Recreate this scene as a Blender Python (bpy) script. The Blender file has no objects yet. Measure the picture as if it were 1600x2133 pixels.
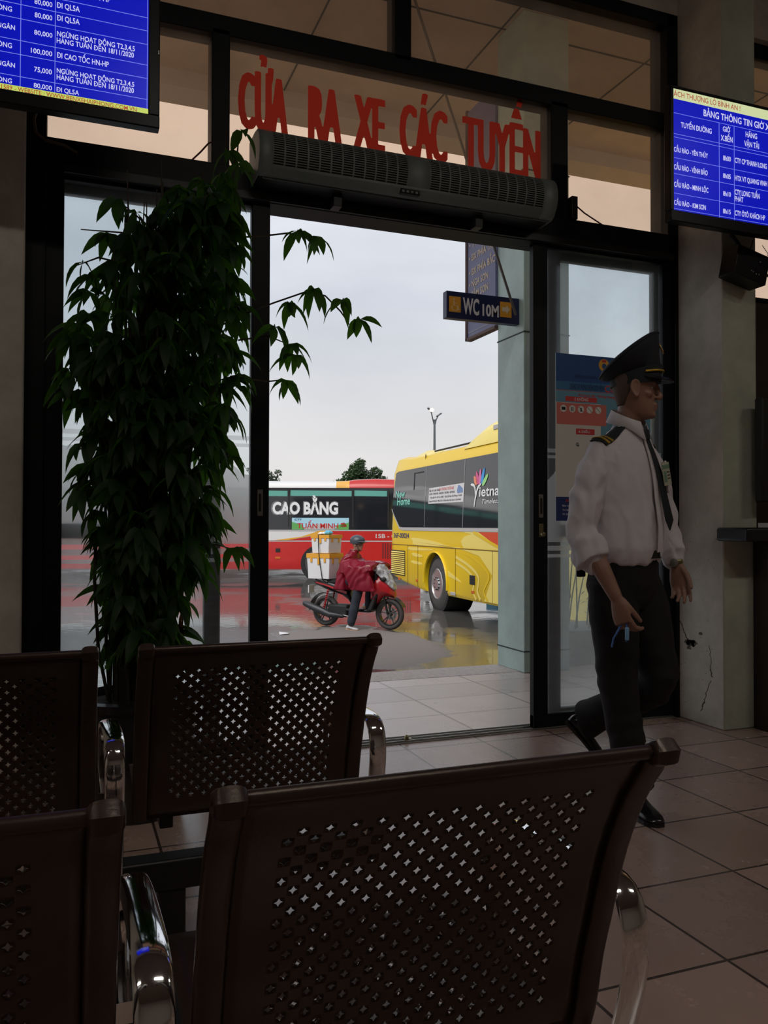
import bpy, bmesh, math, random
from mathutils import Vector, Matrix, noise

random.seed(7)
PI = math.pi
SC = bpy.context.scene
COL = SC.collection
V = Vector

# ------------------------------------------------------------------ camera
def make_camera():
    f_px, yaw, pitch, roll = 1724.84, 0.366391, 0.0168057, 0.00223
    fw = V((math.sin(yaw)*math.cos(pitch), math.cos(yaw)*math.cos(pitch), math.sin(pitch)))
    rt = V((math.cos(yaw), -math.sin(yaw), 0)); up = rt.cross(fw)
    r2 = rt*math.cos(roll) + up*math.sin(roll); u2 = up*math.cos(roll) - rt*math.sin(roll)
    cam = bpy.data.cameras.new('camera'); o = bpy.data.objects.new('camera', cam); COL.objects.link(o)
    M = Matrix((r2, u2, -fw)).transposed().to_4x4(); M.translation = V((0, 0, 1.0415))
    o.matrix_world = M
    cam.sensor_fit = 'VERTICAL'; cam.sensor_height = 36; cam.lens = f_px/2133*36
    cam.clip_start = .02; cam.clip_end = 500
    SC.camera = o
make_camera()
SC.view_settings.view_transform = 'Standard'
SC.view_settings.look = 'None'
SC.view_settings.gamma = 1
SC.view_settings.use_curve_mapping = False
SC.view_settings.exposure = 0.0

# ------------------------------------------------------------------ world: overcast rainy sky
def make_world():
    w = bpy.data.worlds.new('overcast_sky'); SC.world = w; w.use_nodes = True
    nt = w.node_tree; nt.nodes.clear(); L = nt.links
    out = nt.nodes.new('ShaderNodeOutputWorld'); bg = nt.nodes.new('ShaderNodeBackground')
    tc = nt.nodes.new('ShaderNodeTexCoord'); mp = nt.nodes.new('ShaderNodeMapping')
    mp.inputs['Scale'].default_value = (1.6, 1.6, 4.2); mp.inputs['Location'].default_value = (.35, .2, .1)
    nz = nt.nodes.new('ShaderNodeTexNoise'); nz.inputs['Scale'].default_value = 1.5; nz.inputs['Detail'].default_value = 5
    nz.inputs['Roughness'].default_value = .45
    cr = nt.nodes.new('ShaderNodeValToRGB')
    cr.color_ramp.elements[0].position = .36; cr.color_ramp.elements[0].color = (.60, .64, .715, 1)
    cr.color_ramp.elements[1].position = .62; cr.color_ramp.elements[1].color = (.80, .83, .90, 1)
    sx = nt.nodes.new('ShaderNodeSeparateXYZ'); mr = nt.nodes.new('ShaderNodeMapRange')
    mr.inputs['From Min'].default_value = .02; mr.inputs['From Max'].default_value = .26
    mix = nt.nodes.new('ShaderNodeMixRGB'); mix.inputs[1].default_value = (.79, .76, .735, 1)
    L.new(tc.outputs['Generated'], mp.inputs[0]); L.new(mp.outputs[0], nz.inputs['Vector'])
    L.new(nz.outputs['Fac'], cr.inputs[0]); L.new(tc.outputs['Generated'], sx.inputs[0])
    L.new(sx.outputs['Z'], mr.inputs['Value']); L.new(mr.outputs[0], mix.inputs[0]); L.new(cr.outputs[0], mix.inputs[2])
    L.new(mix.outputs[0], bg.inputs[0]); bg.inputs[1].default_value = 1.0
    L.new(bg.outputs[0], out.inputs[0])
make_world()
def make_coach_fill_sun():
    l = bpy.data.lights.new('coach_fill_sun', 'SUN'); l.energy = 2.6; l.angle = R(50); l.color = (1, .97, .93)  # soft sun added under the overcast sky to brighten the coach sides
    o = bpy.data.objects.new('coach_fill_sun', l); COL.objects.link(o)
    o.rotation_euler = V((.62, .42, -.80)).to_track_quat('-Z', 'Y').to_euler()
def R(d): return math.radians(d)
make_coach_fill_sun()

# ------------------------------------------------------------------ materials
def mat(name, col, rough=.6, metal=0., bump=0., bscale=60., var=0., vscale=6., spec=.5, trans=None, emit=None, estr=1., coat=0.):
    m = bpy.data.materials.new(name); m.use_nodes = True
    nt = m.node_tree; b = nt.nodes['Principled BSDF']; L = nt.links
    b.inputs['Base Color'].default_value = (*col, 1); b.inputs['Roughness'].default_value = rough
    b.inputs['Metallic'].default_value = metal; b.inputs['Specular IOR Level'].default_value = spec
    if coat: b.inputs['Coat Weight'].default_value = coat; b.inputs['Coat Roughness'].default_value = .08
    tc = nt.nodes.new('ShaderNodeTexCoord')
    if var > 0:
        nz = nt.nodes.new('ShaderNodeTexNoise'); nz.inputs['Scale'].default_value = vscale; nz.inputs['Detail'].default_value = 6
        nz.inputs['Roughness'].default_value = .65
        cr = nt.nodes.new('ShaderNodeValToRGB')
        cr.color_ramp.elements[0].position = .3; cr.color_ramp.elements[1].position = .7
        cr.color_ramp.elements[0].color = (*[c*(1-var) for c in col], 1)
        cr.color_ramp.elements[1].color = (*[min(1, c*(1+var*.6)) for c in col], 1)
        L.new(tc.outputs['Object'], nz.inputs['Vector']); L.new(nz.outputs['Fac'], cr.inputs[0]); L.new(cr.outputs[0], b.inputs['Base Color'])
    if bump > 0:
        n2 = nt.nodes.new('ShaderNodeTexNoise'); n2.inputs['Scale'].default_value = bscale; n2.inputs['Detail'].default_value = 5
        bp = nt.nodes.new('ShaderNodeBump'); bp.inputs['Strength'].default_value = bump; bp.inputs['Distance'].default_value = .01
        L.new(tc.outputs['Object'], n2.inputs['Vector']); L.new(n2.outputs['Fac'], bp.inputs['Height']); L.new(bp.outputs[0], b.inputs['Normal'])
    if trans:
        out = nt.nodes['Material Output']; t = nt.nodes.new('ShaderNodeBsdfTranslucent'); t.inputs[0].default_value = (*trans, 1)
        ad = nt.nodes.new('ShaderNodeMixShader'); ad.inputs[0].default_value = .45
        L.new(b.outputs[0], ad.inputs[1]); L.new(t.outputs[0], ad.inputs[2]); L.new(ad.outputs[0], out.inputs[0])
    if emit:
        b.inputs['Emission Color'].default_value = (*emit, 1); b.inputs['Emission Strength'].default_value = estr
    return m

def glass_mat(name, tint, haze=0., hcol=(.8, .8, .8), gloss=.06, grime=0.):
    """thin pane: tinted see-through with a hazy film and a faint reflection"""
    m = bpy.data.materials.new(name); m.use_nodes = True; nt = m.node_tree; nt.nodes.clear(); L = nt.links
    out = nt.nodes.new('ShaderNodeOutputMaterial'); tr = nt.nodes.new('ShaderNodeBsdfTransparent'); tr.inputs[0].default_value = (*tint, 1)
    tl = nt.nodes.new('ShaderNodeBsdfTranslucent'); tl.inputs[0].default_value = (*hcol, 1)
    mx = nt.nodes.new('ShaderNodeMixShader'); mx.inputs[0].default_value = haze
    gl = nt.nodes.new('ShaderNodeBsdfGlossy'); gl.inputs['Roughness'].default_value = .02
    m2 = nt.nodes.new('ShaderNodeMixShader'); m2.inputs[0].default_value = gloss
    L.new(tr.outputs[0], mx.inputs[1]); L.new(tl.outputs[0], mx.inputs[2])
    L.new(mx.outputs[0], m2.inputs[1]); L.new(gl.outputs[0], m2.inputs[2]); L.new(m2.outputs[0], out.inputs[0])
    if grime > 0:
        tc = nt.nodes.new('ShaderNodeTexCoord'); nz = nt.nodes.new('ShaderNodeTexNoise'); nz.inputs['Scale'].default_value = 3.5
        nz.inputs['Detail'].default_value = 7; mr = nt.nodes.new('ShaderNodeMapRange')
        mr.inputs['From Min'].default_value = .35; mr.inputs['From Max'].default_value = .75
        mr.inputs['To Min'].default_value = haze; mr.inputs['To Max'].default_value = haze+grime
        L.new(tc.outputs['Object'], nz.inputs['Vector']); L.new(nz.outputs['Fac'], mr.inputs['Value']); L.new(mr.outputs[0], mx.inputs[0])
    return m

def film_mat(name, bands, haze, mirror):
    """door glass with frosted film: bands = (z0, z1, opacity, wavy) in object space"""
    m = bpy.data.materials.new(name); m.use_nodes = True; nt = m.node_tree; nt.nodes.clear(); L = nt.links
    N = nt.nodes.new
    out = N('ShaderNodeOutputMaterial'); tr = N('ShaderNodeBsdfTransparent'); tr.inputs[0].default_value = (.96, .99, 1., 1)
    tl = N('ShaderNodeBsdfTranslucent'); tl.inputs[0].default_value = (1., 1., 1., 1)
    rf = N('ShaderNodeBsdfRefraction'); rf.inputs['IOR'].default_value = 1.3; rf.inputs['Roughness'].default_value = .42; rf.inputs[0].default_value = (.97, .99, 1., 1)
    mt = N('ShaderNodeMixShader'); mt.inputs[0].default_value = .30
    df = N('ShaderNodeBsdfDiffuse'); df.inputs[0].default_value = (.6, .62, .62, 1)
    ms = N('ShaderNodeMixShader'); ms.inputs[0].default_value = .12
    L.new(rf.outputs[0], mt.inputs[1]); L.new(tl.outputs[0], mt.inputs[2])
    L.new(mt.outputs[0], ms.inputs[1]); L.new(df.outputs[0], ms.inputs[2])
    gl = N('ShaderNodeBsdfGlossy'); gl.inputs['Roughness'].default_value = .03
    tc = N('ShaderNodeTexCoord'); sp = N('ShaderNodeSeparateXYZ'); L.new(tc.outputs['Object'], sp.inputs[0])
    # peeled, ragged top corner near the leading stile
    ab = N('ShaderNodeMath'); ab.operation = 'MULTIPLY'; ab.inputs[1].default_value = mirror; L.new(sp.outputs['X'], ab.inputs[0])
    mr = N('ShaderNodeMapRange'); mr.interpolation_type = 'SMOOTHSTEP'
    mr.inputs['From Min'].default_value = .24; mr.inputs['From Max'].default_value = .37; mr.inputs['To Min'].default_value = 0; mr.inputs['To Max'].default_value = -.10
    L.new(ab.outputs[0], mr.inputs['Value'])
    nz = N('ShaderNodeTexNoise'); nz.inputs['Scale'].default_value = 28; L.new(tc.outputs['Object'], nz.inputs['Vector'])
    nm = N('ShaderNodeMath'); nm.operation = 'MULTIPLY_ADD'; nm.inputs[1].default_value = .02; nm.inputs[2].default_value = -.01
    L.new(nz.outputs['Fac'], nm.inputs[0])
    sm = N('ShaderNodeMath'); sm.operation = 'ADD'; L.new(mr.outputs[0], sm.inputs[0]); L.new(nm.outputs[0], sm.inputs[1])
    zz = N('ShaderNodeMath'); zz.operation = 'SUBTRACT'; L.new(sp.outputs['Z'], zz.inputs[0]); L.new(sm.outputs[0], zz.inputs[1])
    tot = None
    for (z0, z1, op, wavy) in bands:
        a = N('ShaderNodeMath'); a.operation = 'GREATER_THAN'; L.new(sp.outputs['Z'], a.inputs[0]); a.inputs[1].default_value = z0
        b = N('ShaderNodeMath'); b.operation = 'LESS_THAN'; L.new((zz if wavy else sp).outputs[0 if wavy else 2], b.inputs[0]); b.inputs[1].default_value = z1
        c = N('ShaderNodeMath'); c.operation = 'MULTIPLY'; L.new(a.outputs[0], c.inputs[0]); L.new(b.outputs[0], c.inputs[1])
        d = N('ShaderNodeMath'); d.operation = 'MULTIPLY'; L.new(c.outputs[0], d.inputs[0]); d.inputs[1].default_value = op
        if tot is None: tot = d
        else:
            e = N('ShaderNodeMath'); e.operation = 'MAXIMUM'; L.new(tot.outputs[0], e.inputs[0]); L.new(d.outputs[0], e.inputs[1]); tot = e
    e = N('ShaderNodeMath'); e.operation = 'MAXIMUM'; e.inputs[1].default_value = haze; L.new(tot.outputs[0], e.inputs[0])
    mx = N('ShaderNodeMixShader'); L.new(e.outputs[0], mx.inputs[0]); L.new(tr.outputs[0], mx.inputs[1]); L.new(ms.outputs[0], mx.inputs[2])
    m2 = N('ShaderNodeMixShader'); m2.inputs[0].default_value = .03
    L.new(mx.outputs[0], m2.inputs[1]); L.new(gl.outputs[0], m2.inputs[2]); L.new(m2.outputs[0], out.inputs[0])
    return m

def tile_mat(name, size, origin, base, grout, rough, grime=.25):
    m = bpy.data.materials.new(name); m.use_nodes = True; nt = m.node_tree; L = nt.links; N = nt.nodes.new
    b = nt.nodes['Principled BSDF']; b.inputs['Specular IOR Level'].default_value = .85; tc = N('ShaderNodeTexCoord'); mp = N('ShaderNodeMapping')
    mp.vector_type = 'POINT'; mp.inputs['Location'].default_value = (-origin[0]/size[0], -origin[1]/size[1], 0); mp.inputs['Scale'].default_value = (1/size[0], 1/size[1], 1)
    L.new(tc.outputs['Object'], mp.inputs[0])
    br = N('ShaderNodeTexBrick'); br.offset = 0; br.squash = 1
    br.inputs['Scale'].default_value = 1; br.inputs['Brick Width'].default_value = 1; br.inputs['Row Height'].default_value = 1
    br.inputs['Mortar Size'].default_value = .012; br.inputs['Mortar Smooth'].default_value = .1
    br.inputs['Color1'].default_value = (*[c*1.12 for c in base], 1); br.inputs['Color2'].default_value = (*[c*.86 for c in base], 1)
    br.inputs['Mortar'].default_value = (*grout, 1)
    L.new(mp.outputs[0], br.inputs['Vector'])
    nz = N('ShaderNodeTexNoise'); nz.inputs['Scale'].default_value = 2.2; nz.inputs['Detail'].default_value = 8; nz.inputs['Roughness'].default_value = .7
    L.new(tc.outputs['Object'], nz.inputs['Vector'])
    cr = N('ShaderNodeValToRGB'); cr.color_ramp.elements[0].position = .32; cr.color_ramp.elements[1].position = .68
    cr.color_ramp.elements[0].color = (1-grime,)*3+(1,); cr.color_ramp.elements[1].color = (1, 1, 1, 1)
    L.new(nz.outputs['Fac'], cr.inputs[0])
    mu = N('ShaderNodeMixRGB'); mu.blend_type = 'MULTIPLY'; mu.inputs[0].default_value = 1
    L.new(br.outputs['Color'], mu.inputs[1]); L.new(cr.outputs[0], mu.inputs[2]); L.new(mu.outputs[0], b.inputs['Base Color'])
    r = N('ShaderNodeMapRange'); r.inputs['To Min'].default_value = rough-.1; r.inputs['To Max'].default_value = rough+.15
    L.new(nz.outputs['Fac'], r.inputs['Value']); L.new(r.outputs[0], b.inputs['Roughness'])
    bp = N('ShaderNodeBump'); bp.invert = True; bp.inputs['Strength'].default_value = .5; bp.inputs['Distance'].default_value = .004
    L.new(br.outputs['Fac'], bp.inputs['Height']); L.new(bp.outputs[0], b.inputs['Normal'])
    return m

def wet_mat(name):
    m = bpy.data.materials.new(name); m.use_nodes = True; nt = m.node_tree; L = nt.links; N = nt.nodes.new
    b = nt.nodes['Principled BSDF']; tc = N('ShaderNodeTexCoord')
    # dry lobe of darker, rough asphalt around the scooter; everything else is wet
    mp = N('ShaderNodeMapping'); mp.inputs['Location'].default_value = (-3.72, -10.55, 0)
    L.new(tc.outputs['Object'], mp.inputs[0])
    mp2 = N('ShaderNodeMapping'); mp2.inputs['Rotation'].default_value = (0, 0, R(-12)); mp2.inputs['Scale'].default_value = (1/1.35, 1/2.45, 1)
    L.new(mp.outputs[0], mp2.inputs[0])
    ln = N('ShaderNodeVectorMath'); ln.operation = 'LENGTH'; L.new(mp2.outputs[0], ln.inputs[0])
    nz = N('ShaderNodeTexNoise'); nz.inputs['Scale'].default_value = .9; nz.inputs['Detail'].default_value = 6; nz.inputs['Roughness'].default_value = .6
    L.new(tc.outputs['Object'], nz.inputs['Vector'])
    ad = N('ShaderNodeMath'); ad.operation = 'MULTIPLY_ADD'; ad.inputs[1].default_value = .9; L.new(nz.outputs['Fac'], ad.inputs[0]); L.new(ln.outputs['Value'], ad.inputs[2])
    wet = N('ShaderNodeMapRange'); wet.inputs['From Min'].default_value = 1.36; wet.inputs['From Max'].default_value = 1.46
    L.new(ad.outputs[0], wet.inputs['Value'])
    n2 = N('ShaderNodeTexNoise'); n2.inputs['Scale'].default_value = .45; n2.inputs['Detail'].default_value = 5
    L.new(tc.outputs['Object'], n2.inputs['Vector'])
    damp = N('ShaderNodeMapRange'); damp.inputs['From Min'].default_value = .5; damp.inputs['From Max'].default_value = .56; damp.inputs['To Min'].default_value = .045; damp.inputs['To Max'].default_value = .22
    L.new(n2.outputs['Fac'], damp.inputs['Value'])
    rr = N('ShaderNodeMixRGB'); rr.inputs[1].default_value = (.85, .85, .85, 1); L.new(wet.outputs[0], rr.inputs[0]); L.new(damp.outputs[0], rr.inputs[2])
    L.new(rr.outputs[0], b.inputs['Roughness'])
    cc = N('ShaderNodeMixRGB'); cc.inputs[1].default_value = (.27, .24, .23, 1); cc.inputs[2].default_value = (.12, .115, .11, 1); L.new(wet.outputs[0], cc.inputs[0])
    n3 = N('ShaderNodeTexNoise'); n3.inputs['Scale'].default_value = 60; n3.inputs['Detail'].default_value = 3; L.new(tc.outputs['Object'], n3.inputs['Vector'])
    mu = N('ShaderNodeMixRGB'); mu.blend_type = 'MULTIPLY'; mu.inputs[0].default_value = .35; L.new(cc.outputs[0], mu.inputs[1]); L.new(n3.outputs['Color'], mu.inputs[2])
    L.new(mu.outputs[0], b.inputs['Base Color'])
    sp = N('ShaderNodeMapRange'); sp.inputs['To Min'].default_value = .15; sp.inputs['To Max'].default_value = .75; L.new(wet.outputs[0], sp.inputs['Value']); L.new(sp.outputs[0], b.inputs['Specular IOR Level'])
    n4 = N('ShaderNodeTexNoise'); n4.inputs['Scale'].default_value = 7; L.new(tc.outputs['Object'], n4.inputs['Vector'])
    bp = N('ShaderNodeBump'); bp.inputs['Strength'].default_value = .12; bp.inputs['Distance'].default_value = .01; L.new(n4.outputs['Fac'], bp.inputs['Height']); L.new(bp.outputs[0], b.inputs['Normal'])
    return m
def R(d): return math.radians(d)

M = {}
M['frame'] = mat('black_aluminium', (.005, .006, .008), .5, .0, spec=.22)
M['plaster'] = mat('old_plaster', (.58, .53, .47), .85, bump=.25, bscale=25, var=.22, vscale=5)
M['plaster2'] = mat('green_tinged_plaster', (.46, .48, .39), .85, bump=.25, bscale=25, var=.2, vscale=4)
M['ceil'] = mat('ceiling_paint', (.30, .26, .22), .9, var=.15)
M['floor'] = tile_mat('terracotta_tiles', (.4, .4), (1.4917, 3.5777), (.43, .295, .25), (.06, .04, .035), .24, .10)
M['pave'] = tile_mat('pavement_tiles', (.6, .4), (1.36, 3.78), (.86, .73, .69), (.40, .31, .28), .27, .16)
M['kerb'] = mat('washed_stone', (.78, .69, .65), .7, bump=.5, bscale=90, var=.25, vscale=30)
M['wet'] = wet_mat('wet_asphalt')
M['teal'] = mat('teal_panel', (.50, .66, .62), .38, var=.2, vscale=3)
M['tealdark'] = mat('panel_joint', (.03, .05, .045), .7)
M['canopy'] = mat('canopy_panels', (.66, .58, .50), .8, var=.12, vscale=2)
M['canopy2'] = mat('canopy_beam', (.66, .63, .60), .8)
M['tint'] = glass_mat('peach_tinted_glass', (1.0, .84, .70), .04, (.80, .66, .54), .03, .07)
M['tint2'] = glass_mat('brown_tinted_glass', (.86, .72, .60), .08, (.50, .42, .36), .03, .12)
M['pane'] = glass_mat('clear_pane', (.97, .995, 1.), .10, (1., 1., 1.), .03, .08)
M['bench'] = mat('bronze_painted_steel', (.055, .034, .027), .33, .35, bump=.06, bscale=300, var=.15, vscale=14, spec=.4)
M['chrome'] = mat('polished_chrome', (.82, .83, .84), .09, 1.)
M['steel_dark'] = mat('black_steel', (.012, .011, .011), .45, .2)
M['grey_case'] = mat('grey_painted_case', (.17, .195, .19), .42, var=.1)
M['black'] = mat('matt_black', (.008, .008, .008), .6)
M['tvblack'] = mat('gloss_black_plastic', (.005, .005, .007), .32, spec=.25)
M['screen'] = mat('screen_blue', (0, 0, 0), .3, emit=(.001, .005, .44), estr=1.)
M['screen_text'] = mat('screen_white', (0, 0, 0), .3, emit=(.60, .60, .85), estr=1.)
M['screen_line'] = mat('screen_line', (0, 0, 0), .3, emit=(.20, .24, .75), estr=1.)
M['tick'] = mat('ticker_yellow', (0, 0, 0), .3, emit=(.52, .62, .12), estr=1.)
M['tick2'] = mat('ticker_pale', (0, 0, 0), .3, emit=(.60, .66, .36), estr=1.)
M['ticktext'] = mat('ticker_red', (0, 0, 0), .3, emit=(.40, .05, .03), estr=1.)
M['redletter'] = mat('red_vinyl', (.62, .05, .03), .55, trans=(.85, .07, .04))
M['brass'] = mat('worn_brass', (.28, .25, .14), .35, .9)
M['alu'] = mat('aluminium', (.45, .45, .44), .35, .9)
M['leaf'] = mat('leaf_green', (.014, .036, .012), .5, spec=.3, trans=(.10, .28, .015), var=.3, vscale=4)
M['leafdry'] = mat('dry_leaf', (.14, .06, .03), .7, trans=(.3, .12, .04))
M['stem'] = mat('woody_stem', (.035, .025, .018), .8, bump=.4)
M['pot'] = mat('dark_glazed_pot', (.012, .011, .012), .25)
M['soil'] = mat('soil', (.02, .014, .01), .95, bump=.8, bscale=40)
M['wood_dark'] = mat('dark_wood', (.022, .013, .011), .4, var=.3, vscale=5)
M['wood_top'] = mat('black_worktop', (.010, .009, .014), .25)
M['paper'] = mat('white_paper', (.7, .7, .72), .8)
M['lamp'] = mat('fill_lamp_diffuser', (.8, .8, .8), .5, emit=(1., .93, .82), estr=20.)  # glow of the fill lamps added to the hall
M['wire'] = mat('brown_cable', (.07, .045, .02), .6)
M['wirered'] = mat('dark_red_cable', (.10, .02, .015), .6)
M['wireblack'] = mat('black_cable', (.01, .01, .01), .6)

# ------------------------------------------------------------------ mesh builder
class MB:
    def __init__(s): s.v = []; s.f = []; s.m = []; s.mi = 0
    def add(s, vs, fs, M4=None):
        o = len(s.v)
        for p in vs:
            p = V(p); s.v.append(M4 @ p if M4 is not None else p)
        for f in fs: s.f.append([i+o for i in f]); s.m.append(s.mi)
        return s
    def box(s, x0, x1, y0, y1, z0, z1, M4=None):
        vs = [(x, y, z) for z in (z0, z1) for y in (y0, y1) for x in (x0, x1)]
        return s.add(vs, [(0, 2, 3, 1), (4, 5, 7, 6), (0, 1, 5, 4), (2, 6, 7, 3), (0, 4, 6, 2), (1, 3, 7, 5)], M4)
    def cbox(s, c, size, M4=None):
        return s.box(c[0]-size[0]/2, c[0]+size[0]/2, c[1]-size[1]/2, c[1]+size[1]/2, c[2]-size[2]/2, c[2]+size[2]/2, M4)
    def prism(s, poly, a0, a1, axis='Y', M4=None):
        """extrude a 2D polygon; axis Y: poly in (x,z); axis X: poly in (y,z); axis Z: poly in (x,y)"""
        n = len(poly)
        def P(p, a): return {'Y': (p[0], a, p[1]), 'X': (a, p[0], p[1]), 'Z': (p[0], p[1], a)}[axis]
        vs = [P(p, a0) for p in poly]+[P(p, a1) for p in poly]
        fs = [list(range(n)), list(range(2*n-1, n-1, -1))]+[[i, (i+1) % n+0, (i+1) % n+n, i+n][::-1] for i in range(n)]
        return s.add(vs, fs, M4)
    def loft(s, rings, closed_ends=True, cyc=True):
        n = len(rings[0]); o = len(s.v)
        for r in rings: s.v += [V(p) for p in r]
        for k in range(len(rings)-1):
            for i in range(n if cyc else n-1):
                j = (i+1) % n
                s.f.append([o+k*n+i, o+k*n+j, o+(k+1)*n+j, o+(k+1)*n+i]); s.m.append(s.mi)
        if closed_ends and cyc:
            s.f.append([o+i for i in range(n)][::-1]); s.m.append(s.mi)
            s.f.append([o+(len(rings)-1)*n+i for i in range(n)]); s.m.append(s.mi)
        return s
    def tube(s, pts, r, n=8, round_ends=False, flat=1., ref=None):
        pts = [V(p) for p in pts]; R_ = r if isinstance(r, (list, tuple)) else [r]*len(pts)
        if round_ends:
            t0 = (pts[0]-pts[1]).normalized(); t1 = (pts[-1]-pts[-2]).normalized()
            r0 = R_[0] if not isinstance(R_[0], tuple) else R_[0][0]; r1 = R_[-1] if not isinstance(R_[-1], tuple) else R_[-1][0]
            def sc(a, k): return tuple(x*k for x in a) if isinstance(a, tuple) else a*k
            pts = [pts[0]+t0*r0*.95, pts[0]+t0*r0*.7]+pts+[pts[-1]+t1*r1*.7, pts[-1]+t1*r1*.95]
            R_ = [sc(R_[0], .3), sc(R_[0], .75)]+list(R_)+[sc(R_[-1], .75), sc(R_[-1], .3)]
        rings = []; prev = V(ref) if ref is not None else None
        for i, p in enumerate(pts):
            t = (pts[min(i+1, len(pts)-1)]-pts[max(i-1, 0)]).normalized()
            if prev is None: prev = V((0, 0, 1)) if abs(t.z) < .9 else V((1, 0, 0))
            a = prev-t*prev.dot(t)
            if a.length < 1e-6: a = t.orthogonal()
            a.normalize(); b = t.cross(a); prev = a
            ra, rb = R_[i] if isinstance(R_[i], tuple) else (R_[i], R_[i]*flat)
            rings.append([p+a*(ra*math.cos(2*PI*k/n))+b*(rb*math.sin(2*PI*k/n)) for k in range(n)])
        return s.loft(rings)
    def lathe(s, prof, n=24, M4=None, loop=False):
        """prof: (r, z) pairs, closed at r=0, or a closed annular loop"""
        if loop: prof = list(prof)+[prof[0]]
        rings = [[(r*math.cos(2*PI*k/n), r*math.sin(2*PI*k/n), z) for k in range(n)] for r, z in prof]
        if M4 is not None: rings = [[M4 @ V(p) for p in r] for r in rings]
        return s.loft(rings, not loop)
    def ell(s, c, r, n=14, m=10, M4=None):
        rings = []
        for j in range(1, m):
            a = PI*j/m; z = -math.cos(a); q = math.sin(a)
            rings.append([(c[0]+r[0]*q*math.cos(2*PI*k/n), c[1]+r[1]*q*math.sin(2*PI*k/n), c[2]+r[2]*z) for k in range(n)])
        if M4 is not None: rings = [[M4 @ V(p) for p in r_] for r_ in rings]
        return s.loft(rings)
    def mesh(s, name, mats):
        me = bpy.data.meshes.new(name); me.from_pydata([tuple(p) for p in s.v], [], s.f)
        mats = mats if isinstance(mats, (list, tuple)) else [mats]
        for m in mats: me.materials.append(m)
        if len(mats) > 1: me.polygons.foreach_set('material_index', s.m)
        me.update(); return me
    def build(s, name, mats, parent=None, smooth=False, bevel=0, seg=2, norm=True):
        me = s.mesh(name, mats)
        if norm:
            bm = bmesh.new(); bm.from_mesh(me); bmesh.ops.recalc_face_normals(bm, faces=bm.faces); bm.to_mesh(me); bm.free()
        return link(name, me, parent, smooth, bevel, seg)

def link(name, me, parent=None, smooth=False, bevel=0, seg=2):
    o = bpy.data.objects.new(name, me); COL.objects.link(o)
    if parent is not None: o.parent = parent
    if smooth: shade(o, smooth if not isinstance(smooth, bool) else 40)
    if bevel: 
        b = o.modifiers.new('bevel', 'BEVEL'); b.width = bevel; b.segments = seg; b.limit_method = 'ANGLE'; b.angle_limit = R(35)
        shade(o, 40)
    return o
def shade(o, deg=40):
    me = o.data
    me.polygons.foreach_set('use_smooth', [True]*len(me.polygons))
    me.set_sharp_from_angle(angle=R(deg))

def tag(o, label, cat, group=None, kind=None):
    if kind == 'structure':
        o['kind'] = 'structure'; o['label'] = label; o['category'] = cat; return o
    o['label'] = label; o['category'] = cat
    if group: o['group'] = group
    if kind: o['kind'] = kind
    return o
def empty(name, loc=(0, 0, 0), rz=0, label=None, cat=None, group=None, kind=None):
    o = bpy.data.objects.new(name, None); COL.objects.link(o); o.location = loc; o.rotation_euler = (0, 0, rz)
    o.empty_display_size = .1
    if label: tag(o, label, cat, group, kind)
    return o
def copy_tree(o, parent=None):
    c = o.copy(); COL.objects.link(c); c.parent = parent
    for ch in list(o.children): copy_tree(ch, c)
    return c

_tmp = bpy.data.curves.new('lettering_source', 'FONT')
_to = bpy.data.objects.new('lettering_source', _tmp)
def text_geo(body, bold=.0, shear=0., offset=False):
    """flat glyph outlines, unit cap height, origin at left baseline"""
    plain = {'Đ': 'D', 'Ơ': 'O', 'Ờ': 'Ò', 'Ớ': 'Ó', 'Ợ': 'Ọ', 'Ư': 'U', 'Ừ': 'Ù', 'Ứ': 'Ú', 'Ử': 'Ủ', 'Ự': 'Ụ', 'ờ': 'ò', 'ơ': 'o', 'ư': 'u', 'ự': 'ụ', 'ợ': 'ọ', 'đ': 'd'}
    whole = ''.join(plain.get(ch, ch) for ch in body)
    raw, fs, w = _glyphs(whole, bold*.8, shear)
    for i, ch in enumerate(body):      # crossbars and horns are added as strokes of their own
        if ch not in plain: continue
        xr = max(p.x for p in _glyphs(whole[:i+1], 0, shear)[0]); o = len(raw)
        if ch == 'Đ': P = [(xr-.65, .315), (xr-.34, .315), (xr-.34, .385), (xr-.65, .385)]
        elif ch == 'đ': P = [(xr-.25, .56), (xr+.06, .56), (xr+.06, .61), (xr-.25, .61)]
        else:
            k = 0 if ch.isupper() else -.17
            P = [(xr-.09, .56+k), (xr-.02, .58+k), (xr+.06, .66+k), (xr+.09, .80+k), (xr+.02, .80+k), (xr+.0, .70+k), (xr-.06, .64+k)]
        raw += [V((a, b, 0)) for a, b in P]; fs.append(list(range(o, o+len(P))))
    if not raw: return [], [], 1
    x0 = min(p.x for p in raw); x1 = max(p.x for p in raw)
    return [V(((p.x-x0)/(x1-x0), p.y/.69, 0)) for p in raw], fs, x1-x0
def _glyphs(body, bold, shear):
    _tmp.body = body; _tmp.offset = bold; _tmp.shear = shear; _tmp.resolution_u = 3; _tmp.size = 1
    COL.objects.link(_to); bpy.context.view_layer.update()
    me = bpy.data.meshes.new_from_object(_to.evaluated_get(bpy.context.evaluated_depsgraph_get()))
    COL.objects.unlink(_to)
    vs = [v.co.copy() for v in me.vertices]; fs = [list(p.vertices) for p in me.polygons]
    bpy.data.meshes.remove(me)
    return vs, fs, 1
def put_text(mb, body, M4, width, cap, bold=0., shear=0.):
    """writes text into mb; M4 maps (along, up, out) to space"""
    vs, fs, w = text_geo(body, bold, shear)
    mb.add([(p.x*width, p.y*cap, 0) for p in vs], fs, M4)
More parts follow.
